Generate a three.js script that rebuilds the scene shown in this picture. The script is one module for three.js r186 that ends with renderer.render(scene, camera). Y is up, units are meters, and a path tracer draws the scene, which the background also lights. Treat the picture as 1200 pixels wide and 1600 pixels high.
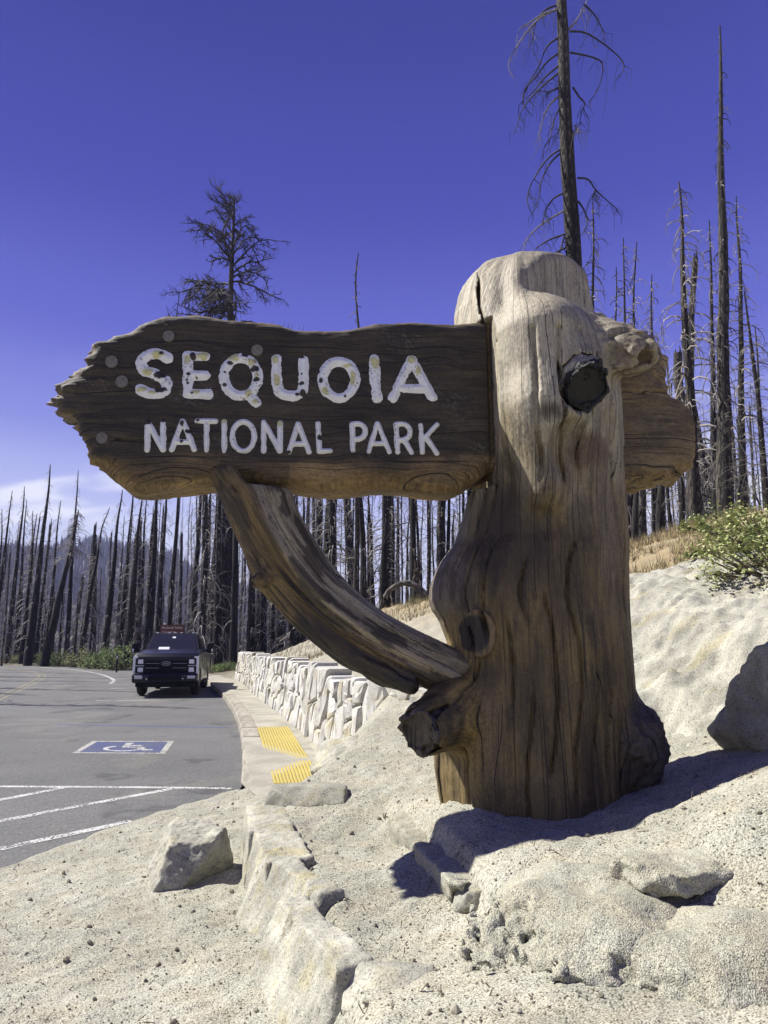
import * as THREE from 'three';
import { mergeGeometries, mergeVertices, toCreasedNormals } from 'three/addons/utils/BufferGeometryUtils.js';
import { RoundedBoxGeometry } from 'three/addons/geometries/RoundedBoxGeometry.js';
import { createNoise3D } from 'simplex-noise';

// ---------------------------------------------------------------- camera, sky, sun, exposure
const scene = new THREE.Scene();
const F = 1109, PITCH = Math.atan(208 / F), EYE = 1.62;              // focal length in photo pixels (1200 x 1600)
const camera = new THREE.PerspectiveCamera(2 * Math.atan(800 / F) * 180 / Math.PI, 0.75, 0.05, 6000);
camera.position.set(0, EYE, 0);
camera.rotation.x = PITCH;
camera.updateMatrixWorld(true);
const EXPOSURE = 1.9;
const SUN = new THREE.Vector3(-0.83, 1.0, -0.25).normalize();
const sun = new THREE.DirectionalLight(new THREE.Color(1, 0.965, 0.90), 5.0);
sun.name = 'sun';
sun.position.copy(SUN).multiplyScalar(120);
sun.castShadow = true;
sun.shadow.mapSize.set(4096, 4096);
Object.assign(sun.shadow.camera, { left: -60, right: 60, top: 60, bottom: -60, near: 1, far: 320 });
scene.add(sun, sun.target);

// ---------------------------------------------------------------- random, noise
function rng(a) { return () => { a |= 0; a = a + 0x6D2B79F5 | 0; let t = Math.imul(a ^ a >>> 15, 1 | a); t = t + Math.imul(t ^ t >>> 7, 61 | t) ^ t; return ((t ^ t >>> 14) >>> 0) / 4294967296; }; }
const n3 = createNoise3D(rng(7));
const fbm = (x, y, z, o = 4) => { let s = 0, a = 0.5; for (let i = 0; i < o; i++) { s += a * n3(x, y, z); x *= 2.03; y *= 2.03; z *= 2.03; a *= 0.5; } return s; };
const clamp = (x, a = 0, b = 1) => Math.min(b, Math.max(a, x));
const lerp = (a, b, t) => a + (b - a) * t;
const sstep = (a, b, x) => { const t = clamp((x - a) / (b - a)); return t * t * (3 - 2 * t); };
const smin = (a, b, k) => { const h = clamp(0.5 + 0.5 * (b - a) / k); return lerp(b, a, h) - k * h * (1 - h); };
const smax = (a, b, k) => -smin(-a, -b, k);
const mix3 = (a, b, t) => [lerp(a[0], b[0], t), lerp(a[1], b[1], t), lerp(a[2], b[2], t)];
const V = (x, y, z) => new THREE.Vector3(x, y, z);
// periodic lattice noise for tiling textures
function tileNoise(seed) {
  const R = rng(seed), T = new Float32Array(65536).map(() => R() * 2 - 1);
  return (x, y, px, py) => {
    const ix = Math.floor(x), iy = Math.floor(y), fx = x - ix, fy = y - iy, s = fx * fx * (3 - 2 * fx), t = fy * fy * (3 - 2 * fy);
    const m = (v, p) => ((v % p) + p) % p, at = (a, b) => T[(m(a, px) * 251 + m(b, py) * 1013) & 65535];
    return lerp(lerp(at(ix, iy), at(ix + 1, iy), s), lerp(at(ix, iy + 1), at(ix + 1, iy + 1), s), t);
  };
}

// ---------------------------------------------------------------- where a pixel of the photograph lies in the place
function dirOf(px, py) {
  const u = (px - 600) / F, v = (800 - py) / F, s = Math.sin(PITCH), c = Math.cos(PITCH);
  return [u, s + v * c, -(c - v * s)];
}
const P = (px, py, d) => { const r = dirOf(px, py), k = d / -r[2]; return V(r[0] * k, EYE + r[1] * k, -d); };       // at depth d
const G = (px, py, y = 0) => { const r = dirOf(px, py), k = (y - EYE) / r[1]; return V(r[0] * k, y, r[2] * k); };    // on level y

// ---------------------------------------------------------------- sky (computed, the same in every direction but for thin cirrus)
{
  const W = 2048, H = 1024, data = new Float32Array(W * H * 4);
  const stops = [[0, [0.4260, 0.4402, 0.5041]], [4, [0.3870, 0.4047, 0.5041]], [8, [0.3374, 0.3642, 0.4899]], [12, [0.2300, 0.2556, 0.4628]], [17, [0.1170, 0.1342, 0.3914]], [24, [0.0562, 0.0656, 0.3108]], [34, [0.0260, 0.0327, 0.2169]], [46, [0.0162, 0.0225, 0.1593]], [90, [0.0075, 0.0112, 0.0937]]];
  const tn = tileNoise(5);
  for (let r = 0; r < H; r++) {
    const el = ((r + 0.5) / H - 0.5) * Math.PI, deg = el * 180 / Math.PI;
    let c = stops[0][1];
    for (let i = 0; i + 1 < stops.length; i++) if (deg >= stops[i][0]) c = mix3(stops[i][1], stops[i + 1][1], sstep(0, 1, clamp((deg - stops[i][0]) / (stops[i + 1][0] - stops[i][0]))) * 0.5 + 0.5 * clamp((deg - stops[i][0]) / (stops[i + 1][0] - stops[i][0])));
    for (let q = 0; q < W; q++) {
      const az = ((q + 0.5) / W - 0.5) * 2 * Math.PI, y = Math.max(Math.sin(el), 0.03), x = Math.cos(az) * Math.cos(el) / (y + 0.08), z = Math.sin(az) * Math.cos(el) / (y + 0.08);
      let k = 0;
      if (deg > -2 && deg < 60) {
        const wx = x * 0.9 + 0.35 * fbm(x * 0.8, z * 0.8, 3.1, 3), wz = z * 0.9 + 0.35 * fbm(x * 0.8, z * 0.8, 8.3, 3);
        const sheet = fbm(wx * 0.42 + 1.7, wz * 0.42, 4.2, 4), fib = fbm(wx * 0.55 + wz * 0.3, wz * 2.6 - wx * 1.0, 9.4, 5);
        k = sstep(-0.04, 0.46, sheet + 0.62 * fib) * sstep(22, 12, deg) * 0.95;
      }
      const o = (r * W + q) * 4, cc = mix3(c, [0.47, 0.485, 0.55], k);
      data[o] = cc[0]; data[o + 1] = cc[1]; data[o + 2] = cc[2]; data[o + 3] = 1;
    }
  }
  const t = new THREE.DataTexture(data, W, H, THREE.RGBAFormat, THREE.FloatType);
  t.mapping = THREE.EquirectangularReflectionMapping; t.magFilter = THREE.LinearFilter; t.needsUpdate = true;
  scene.background = t; scene.environment = t;
}
scene.fog = new THREE.FogExp2(new THREE.Color(0.60, 0.64, 1.0), 0.00028);

// ---------------------------------------------------------------- naming
const used = new Map();
function numbered(name) { const n = used.get(name) ?? 0; used.set(name, n + 1); return n ? name + '_' + String(n).padStart(3, '0') : name; }
function tag(o, label, category, group, kind) { Object.assign(o.userData, { label, category }); if (group) o.userData.group = group; if (kind) o.userData.kind = kind; return o; }
function shadows(o) { o.traverse((m) => { if (m.isMesh) m.castShadow = m.receiveShadow = true; }); return o; }
function thing(name, pos, label, category, group) { const g = new THREE.Group(); g.name = numbered(name); g.position.copy(pos); scene.add(g); return tag(g, label, category, group); }
// a part whose geometry is given in world coordinates; its parent may be a thing or a part
function part(name, geo, mat, parent, label) {
  const o = new THREE.Group(); for (let p = parent; p && p !== scene; p = p.parent) o.position.sub(p.position);
  const m = new THREE.Mesh(geo.translate(o.position.x, o.position.y, o.position.z), mat);
  m.name = name; if (label) m.userData.label = label; m.castShadow = m.receiveShadow = true; parent.add(m); return m;
}
function loc(name, geo, mat, parent) { const m = new THREE.Mesh(geo, mat); m.name = name; m.castShadow = m.receiveShadow = true; parent.add(m); return m; }
function single(name, geo, mat, pos, label, category, group) { const m = new THREE.Mesh(geo.translate(-pos.x, -pos.y, -pos.z), mat); m.name = numbered(name); m.position.copy(pos); scene.add(m); return tag(shadows(m), label, category, group); }
function structure(name, geo, mat) { const m = new THREE.Mesh(geo, mat); m.name = numbered(name); m.userData.kind = 'structure'; m.castShadow = m.receiveShadow = true; scene.add(m); return m; }

// ---------------------------------------------------------------- textures
function texture(W, H, fn, srgb, channels = 3) {
  const d = new Uint8Array(W * H * 4);
  for (let y = 0; y < H; y++) for (let x = 0; x < W; x++) { const c = fn(x / W, y / H, x, y), o = (y * W + x) * 4; for (let i = 0; i < 3; i++) d[o + i] = clamp(Array.isArray(c) ? c[i] : c) * 255; d[o + 3] = 255; }
  const t = new THREE.DataTexture(d, W, H); t.wrapS = t.wrapT = THREE.RepeatWrapping; t.magFilter = THREE.LinearFilter; t.minFilter = THREE.LinearMipmapLinearFilter; t.generateMipmaps = true;
  if (srgb) t.colorSpace = THREE.SRGBColorSpace; t.needsUpdate = true; return t;
}
const tA = tileNoise(11), tB = tileNoise(23), tC = tileNoise(37);
const tf = (n, x, y, p, q, o) => { let s = 0, a = 0.5; for (let i = 0; i < o; i++) { s += a * n(x * p, y * q, p, q); p *= 2; q *= 2; a *= 0.5; } return s; };
// sand: coarse decomposed granite, 1.6 m a tile
const sandR = rng(3), sandG = new Float32Array(1024 * 1024).map(() => sandR());
const sandHeight = (u, v, x, y) => 0.5 + 0.45 * tf(tA, u, v, 40, 40, 5) + 0.22 * (tB(u * 330, v * 330, 330, 330)) + 0.12 * (sandG[y * 1024 + x] - 0.5);
const T_sand = texture(1024, 1024, (u, v, x, y) => {
  const g = sandG[y * 1024 + x], q = tB(u * 400, v * 400, 400, 400), b = 0.86 + 0.10 * tf(tA, u, v, 7, 7, 4) + 0.25 * q * (0.5 + g) + (q < -0.66 ? -0.28 : 0) + (q > 0.78 ? 0.10 : 0);
  const w = 0.03 * tf(tC, u, v, 12, 12, 3); return [b + w, b, b - w - 0.03];
}, true);
const T_sandB = texture(1024, 1024, sandHeight);
// granite: speckled, 1 m a tile
const T_gran = texture(1024, 1024, (u, v, x, y) => {
  const g = sandG[(y * 1024 + x * 7) & 1048575], q = tC(u * 220, v * 220, 220, 220), b = 0.84 + 0.14 * tf(tB, u, v, 6, 6, 5) + 0.11 * q + (q < -0.72 ? -0.20 : 0) + 0.09 * (g - 0.5);
  const st = sstep(0.12, 0.42, tf(tA, u, v, 4, 5, 5)) * 0.10; return [b - st * 0.3, b - st * 0.5, b - st * 1.1 - 0.02];
}, true);
const T_granB = texture(1024, 1024, (u, v) => 0.5 + 0.5 * tf(tC, u, v, 10, 10, 6) + 0.12 * tA(u * 200, v * 200, 200, 200));
// weathered wood: grain runs along v; 0.8 m across, 1.6 m along a tile
const woodCrack = (u, v) => {
  let k = 0;
  for (const [f, w, s] of [[5, 0.022, 0], [9, 0.032, 0.4], [19, 0.045, 0.8]]) {
    const x = u * f + 0.22 * tA(v * 4, s * 9 + 1, 4, 64) + 0.05 * tA(v * 12, s * 9 + 5, 12, 64), i = Math.floor(x), e = Math.abs(x - i - 0.5);
    const on = tB(((i % f) + f) % f + 3 + s * 50, v * 3, 256, 3); if (on > 0.22) k = Math.max(k, sstep(w, w * 0.25, e) * sstep(0.22, 0.5, on));
  } return k;
};
const T_wood = texture(1024, 2048, (u, v) => {
  const fine = tf(tA, u, v, 90, 5, 3), mid = tf(tB, u, v, 24, 3, 4), patch = tf(tC, u, v, 7, 6, 6), spk = tB(u * 260, v * 150, 260, 150), k = woodCrack(u, v);
  const b = (0.90 + 0.20 * fine + 0.06 * mid + 0.26 * patch + 0.14 * spk) * (1 - 0.70 * k); return [b + 0.02 * mid, b, b - 0.03 * mid];
}, true);
const T_woodB = texture(1024, 2048, (u, v) => 0.62 + 0.18 * tf(tA, u, v, 80, 5, 3) + 0.16 * tf(tC, u, v, 14, 9, 5) + 0.05 * tB(u * 200, v * 120, 200, 120) - 0.6 * woodCrack(u, v));
// scaly bark, 0.8 m a tile
const T_bark = texture(512, 512, (u, v) => { const a = tf(tA, u + 0.02 * tB(v * 9, 3, 9, 9), v, 18, 5, 4), k = sstep(-0.10, 0.15, a); const p = tf(tC, u, v, 3, 3, 4); const b = 0.30 + 0.55 * k + 0.35 * p; return [b, b * 0.97, b * 0.93]; }, true);
const T_barkB = texture(512, 512, (u, v) => 0.5 + 0.9 * tf(tA, u + 0.02 * tB(v * 9, 3, 9, 9), v, 18, 5, 4));
// asphalt, 1.5 m a tile
const T_asph = texture(2048, 2048, (u, v, x, y) => {
  const g = sandG[((y & 1023) * 1024 + x * 3 + (y >> 10) * 77) & 1048575], q = tB(u * 900, v * 900, 900, 900), big = tf(tA, u, v, 4, 4, 6), e = Math.abs(tf(tC, u, v, 5, 5, 5)), crack = sstep(.0035, .0015, e) * sstep(.0, .25, tf(tB, u, v, 3, 3, 3)), oil = sstep(.30, .55, tf(tB, u, v, 9, 9, 4)), dust = sstep(.15, .5, tf(tA, v, u, 7, 7, 5));
  const b = (0.66 + 0.10 * big + 0.20 * q + (g > 0.975 ? 0.26 : 0) + 0.14 * (g - 0.5)) * (1 - .5 * crack) * (1 - .22 * oil) + .07 * dust; return [b + .012 * dust, b, b - .02 * dust];
}, true);
const T_asphB = texture(512, 512, (u, v) => 0.5 + 0.5 * tB(u * 190, v * 190, 190, 190));
const T_conc = texture(512, 512, (u, v, x, y) => { const b = 0.84 + 0.18 * tf(tA, u, v, 4, 4, 6) + 0.07 * tB(u * 170, v * 170, 170, 170); return [b, b * 0.985, b * 0.95]; }, true);
// worn paint: holes let the asphalt through
const T_worn = texture(512, 512, (u, v) => sstep(-0.20, 0.05, tf(tA, u, v, 110, 110, 3) + 0.45 * tf(tC, u, v, 6, 6, 4) + 0.06));

const std = (o) => new THREE.MeshStandardMaterial({ roughness: 0.9, ...o });
const M = {
  sand: std({ color: new THREE.Color(.77, .77, .77), vertexColors: true, map: T_sand, bumpMap: T_sandB, bumpScale: 0.0065, roughness: 0.95 }),
  gran: std({ color: new THREE.Color(.82, .82, .82), vertexColors: true, map: T_gran, bumpMap: T_granB, bumpScale: 0.005, roughness: 0.9 }),
  knoll: std({ color: new THREE.Color(.79, .79, .79), vertexColors: true, map: T_sand, bumpMap: T_sandB, bumpScale: 0.0065, roughness: 0.95 }),
  wood: std({ color: new THREE.Color(.72, .72, .72), vertexColors: true, map: T_wood, bumpMap: T_woodB, bumpScale: 0.006, roughness: 0.68 }),
  board: std({ color: new THREE.Color(.72, .72, .72), vertexColors: true, map: T_wood, bumpMap: T_woodB, bumpScale: 0.006, roughness: 0.78 }),
  char: std({ color: new THREE.Color(0.012, 0.011, 0.010), bumpMap: T_granB, bumpScale: 0.03, roughness: 0.85 }),
  paint: std({ vertexColors: true, bumpMap: T_granB, bumpScale: 0.004, roughness: 0.62 }),
  bark: std({ color: new THREE.Color(.72, .72, .72), vertexColors: true, map: T_bark, bumpMap: T_barkB, bumpScale: 0.03, roughness: 0.95 }),
  twig: std({ color: new THREE.Color(.72, .72, .72), vertexColors: true, roughness: 0.9 }),
  asph: std({ color: new THREE.Color(.72, .72, .72), vertexColors: true, map: T_asph, bumpMap: T_asphB, bumpScale: 0.004, roughness: 0.88 }),
  conc: std({ color: new THREE.Color(0.42, 0.41, 0.355), map: T_conc, roughness: 0.9 }),
  line: std({ color: new THREE.Color(0.44, 0.44, 0.42), alphaMap: T_worn, transparent: true, roughness: 0.8 }),
  yline: std({ color: new THREE.Color(0.23, 0.205, 0.125), alphaMap: T_worn, transparent: true, roughness: 0.8 }),
  bline: std({ color: new THREE.Color(0.06, 0.08, 0.24), alphaMap: T_worn, transparent: true, roughness: 0.8 }),
  tactile: std({ color: new THREE.Color(0.58, 0.48, 0.12), map: T_conc, roughness: 0.75 }),
  plate: std({ color: new THREE.Color(0.36, 0.29, 0.085), map: T_conc, roughness: 0.8 }),
  leaf: std({ color: new THREE.Color(.72, .72, .72), vertexColors: true, side: THREE.DoubleSide, roughness: 0.75 }),
};

// ---------------------------------------------------------------- distance field -> mesh (surface nets)
function nets(sdf, lo, hi, c, { uv, color, push } = {}) {
  const n = [0, 1, 2].map((i) => Math.ceil((hi[i] - lo[i]) / c) + 1), [nx, ny, nz] = n, sy = nx, sz = nx * ny, g = new Float32Array(nx * ny * nz), B = 8, rad = B * c * 0.87;
  for (let bz = 0; bz < nz; bz += B) for (let by = 0; by < ny; by += B) for (let bx = 0; bx < nx; bx += B) {
    const d = sdf(lo[0] + (bx + B / 2) * c, lo[1] + (by + B / 2) * c, lo[2] + (bz + B / 2) * c), skip = Math.abs(d) > rad * 2 + 0.06;
    for (let z = bz; z < Math.min(bz + B, nz); z++) for (let y = by; y < Math.min(by + B, ny); y++) for (let x = bx; x < Math.min(bx + B, nx); x++)
      g[x + y * sy + z * sz] = skip ? d : sdf(lo[0] + x * c, lo[1] + y * c, lo[2] + z * c);
  }
  const id = new Int32Array(g.length).fill(-1), pos = [], idx = [], off = [0, 1, sy, sy + 1, sz, sz + 1, sz + sy, sz + sy + 1];
  const E = [[0, 1], [2, 3], [4, 5], [6, 7], [0, 2], [1, 3], [4, 6], [5, 7], [0, 4], [1, 5], [2, 6], [3, 7]];
  for (let z = 0; z < nz - 1; z++) for (let y = 0; y < ny - 1; y++) for (let x = 0; x < nx - 1; x++) {
    const i = x + y * sy + z * sz; let m = 0;
    for (let k = 0; k < 8; k++) if (g[i + off[k]] < 0) m |= 1 << k;
    if (m === 0 || m === 255) continue;
    let px = 0, py = 0, pz = 0, cnt = 0;
    for (const [a, b] of E) if (((m >> a) & 1) !== ((m >> b) & 1)) { const va = g[i + off[a]], vb = g[i + off[b]], t = va / (va - vb); px += lerp(a & 1, b & 1, t); py += lerp((a >> 1) & 1, (b >> 1) & 1, t); pz += lerp(a >> 2, b >> 2, t); cnt++; }
    id[i] = pos.length / 3; pos.push(lo[0] + (x + px / cnt) * c, lo[1] + (y + py / cnt) * c, lo[2] + (z + pz / cnt) * c);
  }
  const quad = (a, b, cc, d, flip) => { if (a < 0 || b < 0 || cc < 0 || d < 0) return; flip ? idx.push(a, cc, b, b, cc, d) : idx.push(a, b, cc, b, d, cc); };
  for (let z = 1; z < nz - 1; z++) for (let y = 1; y < ny - 1; y++) for (let x = 1; x < nx - 1; x++) {
    const i = x + y * sy + z * sz, s = g[i] < 0;
    if (s !== g[i + 1] < 0) quad(id[i - sy - sz], id[i - sz], id[i - sy], id[i], !s);
    if (s !== g[i + sy] < 0) quad(id[i - 1 - sz], id[i - sz], id[i - 1], id[i], s);
    if (s !== g[i + sz] < 0) quad(id[i - 1 - sy], id[i - sy], id[i - 1], id[i], !s);
  }
  return finish(pos, idx, { uv, color, push });
}
const triUV = (x, y, z, nx, ny, nz) => Math.abs(ny) > .6 ? [x, z] : Math.abs(nx) > Math.abs(nz) ? [z, y] : [x, y];
function finish(pos, idx, { uv, color, push } = {}) {
  let geo = new THREE.BufferGeometry(); geo.setAttribute('position', new THREE.Float32BufferAttribute(pos, 3)); geo.setIndex(idx); geo.computeVertexNormals();
  const p = geo.attributes.position, nn = geo.attributes.normal;
  if (push) { for (let i = 0; i < p.count; i++) { const k = push(p.getX(i), p.getY(i), p.getZ(i), nn.getX(i), nn.getY(i), nn.getZ(i)); p.setXYZ(i, p.getX(i) + nn.getX(i) * k, p.getY(i) + nn.getY(i) * k, p.getZ(i) + nn.getZ(i) * k); } geo.computeVertexNormals(); }
  if (uv === triUV) {   // one copy of a vertex for each axis it is mapped along, so that no face straddles two
    const key = new Map(), src = [], ax = [], ix = geo.index.array, out = new Uint32Array(ix.length);
    for (let f = 0; f < ix.length; f += 3) {
      const [a, b, c] = [ix[f], ix[f + 1], ix[f + 2]], ux = p.getX(b) - p.getX(a), uy = p.getY(b) - p.getY(a), uz = p.getZ(b) - p.getZ(a), vx = p.getX(c) - p.getX(a), vy = p.getY(c) - p.getY(a), vz = p.getZ(c) - p.getZ(a);
      const x = Math.abs(uy * vz - uz * vy), y = Math.abs(uz * vx - ux * vz), z = Math.abs(ux * vy - uy * vx), k = y > x && y > z ? 1 : x > z ? 0 : 2;
      for (let j = 0; j < 3; j++) { const h = ix[f + j] * 3 + k; let q = key.get(h); if (q === undefined) { q = src.length; key.set(h, q); src.push(ix[f + j]); ax.push(k); } out[f + j] = q; }
    }
    const pick = (at) => { const a = new Float32Array(src.length * 3); src.forEach((v, i) => { a[i * 3] = at.getX(v); a[i * 3 + 1] = at.getY(v); a[i * 3 + 2] = at.getZ(v); }); return new THREE.BufferAttribute(a, 3); };
    const P2 = pick(p), N2 = pick(nn), U2 = new Float32Array(src.length * 2), C2 = new Float32Array(src.length * 3);
    for (let i = 0; i < src.length; i++) { const x = P2.getX(i), y = P2.getY(i), z = P2.getZ(i); U2.set(ax[i] === 1 ? [x, z] : ax[i] === 0 ? [z + .37, y] : [x, y + .61], i * 2); C2.set(color ? color(x, y, z, N2.getX(i), N2.getY(i), N2.getZ(i)) : [1, 1, 1], i * 3); }
    geo = new THREE.BufferGeometry(); geo.setAttribute('position', P2); geo.setAttribute('normal', N2); geo.setAttribute('uv', new THREE.BufferAttribute(U2, 2)); geo.setAttribute('color', new THREE.BufferAttribute(C2, 3)); geo.setIndex(new THREE.BufferAttribute(out, 1)); return geo;
  }
  const U = new Float32Array(p.count * 2), C = new Float32Array(p.count * 3);
  for (let i = 0; i < p.count; i++) {
    const a = [p.getX(i), p.getY(i), p.getZ(i), nn.getX(i), nn.getY(i), nn.getZ(i)], t = uv ? uv(...a) : [a[0], a[2]], c = color ? color(...a) : [1, 1, 1];
    U[i * 2] = t[0]; U[i * 2 + 1] = t[1]; C[i * 3] = c[0]; C[i * 3 + 1] = c[1]; C[i * 3 + 2] = c[2];
  }
  geo.setAttribute('uv', new THREE.BufferAttribute(U, 2)); geo.setAttribute('color', new THREE.BufferAttribute(C, 3)); return geo;
}
function tint(geo, c) { const n = geo.attributes.position.count, a = new Float32Array(n * 3); for (let i = 0; i < n; i++) a.set(c, i * 3); geo.setAttribute('color', new THREE.BufferAttribute(a, 3)); return geo; }
const capsule = (px, py, pz, a, b, ra, rb) => { const bx = b.x - a.x, by = b.y - a.y, bz = b.z - a.z, qx = px - a.x, qy = py - a.y, qz = pz - a.z, t = clamp((qx * bx + qy * by + qz * bz) / (bx * bx + by * by + bz * bz)); return Math.hypot(qx - bx * t, qy - by * t, qz - bz * t) - lerp(ra, rb, t); };
const ellip = (x, y, z, c, a, b, d) => { const k = Math.hypot((x - c.x) / a, (y - c.y) / b, (z - c.z) / d); return (k - 1) * Math.min(a, b, d); };
const table = (rows) => (x) => { if (x <= rows[0][0]) return rows[0][1]; for (let i = 1; i < rows.length; i++) if (x <= rows[i][0]) { const t = (x - rows[i - 1][0]) / (rows[i][0] - rows[i - 1][0]); return lerp(rows[i - 1][1], rows[i][1], t); } return rows[rows.length - 1][1]; };

// ================================================================ THE LARGE STRUCTURE
// ---------------------------------------------------------------- terrain height
function tps(pts) {
  const n = pts.length, A = [], U = (r2) => r2 < 1e-9 ? 0 : 0.5 * r2 * Math.log(r2);
  for (let i = 0; i < n + 3; i++) A.push(new Float64Array(n + 4));
  for (let i = 0; i < n; i++) { for (let j = 0; j < n; j++) A[i][j] = U((pts[i][0] - pts[j][0]) ** 2 + (pts[i][1] - pts[j][1]) ** 2); A[i][i] += 0.02; A[i][n] = A[n][i] = 1; A[i][n + 1] = A[n + 1][i] = pts[i][0]; A[i][n + 2] = A[n + 2][i] = pts[i][1]; A[i][n + 3] = pts[i][2]; }
  const N = n + 3;
  for (let c = 0; c < N; c++) { let p = c; for (let r = c; r < N; r++) if (Math.abs(A[r][c]) > Math.abs(A[p][c])) p = r; [A[c], A[p]] = [A[p], A[c]]; for (let r = 0; r < N; r++) if (r !== c) { const f = A[r][c] / A[c][c]; if (f) for (let k = c; k <= N; k++) A[r][k] -= f * A[c][k]; } }
  const w = A.map((r, i) => r[N] / r[i]);
  return (x, z) => { let s = w[n] + w[n + 1] * x + w[n + 2] * z; for (let i = 0; i < n; i++) s += w[i] * U((pts[i][0] - x) ** 2 + (pts[i][1] - z) ** 2); return s; };
}
const flat = (p) => [p.x, p.z, p.y];
const HP = [
  ...[[390, 1285, .42], [470, 1440, .41], [560, 1590, .40], [620, 1440, .38], [560, 1320, .41], [600, 1200, .62], [660, 1190, .66], [620, 1310, .43], [760, 1460, .44], [800, 1540, .52], [900, 1590, .54], [1000, 1600, .56]].map((a) => flat(G(...a))),
  ...[[700, 1275, .60], [800, 1297, .61], [985, 1228, .75], [1050, 1190, .82], [1100, 1160, .88], [860, 1345, .63], [960, 1290, .70], [1060, 1260, .84], [1200, 1260, .98], [1150, 1350, .80], [1150, 1450, .66], [1200, 1560, .60]].map((a) => flat(G(...a))),
  ...[[1000, 1140, 6.4], [1120, 1140, 6.0], [1000, 1080, 7.0], [1100, 1080, 6.7], [1200, 1020, 6.6], [1000, 940, 9.2], [1100, 880, 11], [1200, 950, 8], [1040, 850, 14], [1100, 815, 18], [1200, 800, 16], [990, 850, 18], [650, 1085, 8.6], [740, 1100, 8.0], [560, 1048, 13], [480, 1032, 20], [560, 1000, 22], [500, 1010, 24], [430, 1024, 28], [600, 970, 22], [620, 945, 27], [740, 935, 27], [880, 1000, 9]].map((a) => flat(P(...a))),
  [-10, -60, -.4], [0, -60, 1.6], [12, -60, 4.0], [30, -60, 6], [30, -20, 7], [30, 0, 5], [12, -24, 5.2], [8, -34, 4.7], [12, -10, 4.4], [8, -2, 2.6], [3, 4, .75], [0, 4, .4],
];
const hill = tps(HP);
const EDGE = [[-.2, 6], [-.22, -1], [-.12, -2.6], [-.24, -3.3], [-.44, -4.1], [-.66, -4.7], [-.82, -5.3], [-.82, -6.0], [-.72, -6.8], [-.55, -7.8], [-.18, -9.2], [-.22, -10.7], [-1.3, -14.7], [-3.2, -21.6], [-5.4, -30], [-7.6, -40], [-9, -62], [-4, -140], [40, -400]];
const WIDE = table([[0, .10], [6, .12], [7, .5], [9, .35], [10, .12], [30, .25], [34, 6], [60, 14], [400, 40]]);
function sideOf(x, z) {   // distance to the edge between the low ground and the raised ground; positive on the raised side
  let best = 1e9, s = 1;
  for (let i = 0; i + 1 < EDGE.length; i++) {
    const [ax, az] = EDGE[i], bx = EDGE[i + 1][0] - ax, bz = EDGE[i + 1][1] - az, t = clamp(((x - ax) * bx + (z - az) * bz) / (bx * bx + bz * bz)), dx = x - ax - bx * t, dz = z - az - bz * t, d = dx * dx + dz * dz;
    if (d < best - 1e-9) { best = d; s = bx * dz - bz * dx > 0 ? 1 : -1; }
  }
  return Math.sqrt(best) * s;
}
const ROAD = [...[[4, 0], [-6.5, 4], [-4.4, -1.2]].slice(1), ...[[0, 1368], [180, 1300], [300, 1262], [370, 1240], [378, 1228], [380, 1190], [376, 1150], [364, 1115], [349, 1092], [332, 1076], [322, 1066]].map((a) => { const p = G(...a); return [p.x, p.z]; }), [-9.6, -40], [-12.2, -45], [-15.5, -48], [-21, -52.5], [-34, -63], [-60, -75], [-110, -84], [-110, -74], [-60, -63], [-38, -52], [-25, -38], [-17.5, -20], [-14, -4], [-12.5, 6]];
function polySD(poly, x, y) {
  let d = 1e18, s = 1; const n = poly.length;
  for (let i = 0, j = n - 1; i < n; j = i++) {
    const ex = poly[j][0] - poly[i][0], ey = poly[j][1] - poly[i][1], wx = x - poly[i][0], wy = y - poly[i][1], t = clamp((wx * ex + wy * ey) / (ex * ex + ey * ey)), bx = wx - ex * t, by = wy - ey * t;
    d = Math.min(d, bx * bx + by * by);
    const a = y >= poly[i][1], b = y < poly[j][1], c = ex * wy > ey * wx; if ((a && b && c) || (!a && !b && !c)) s = -s;
  }
  return s * Math.sqrt(d);
}
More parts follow.
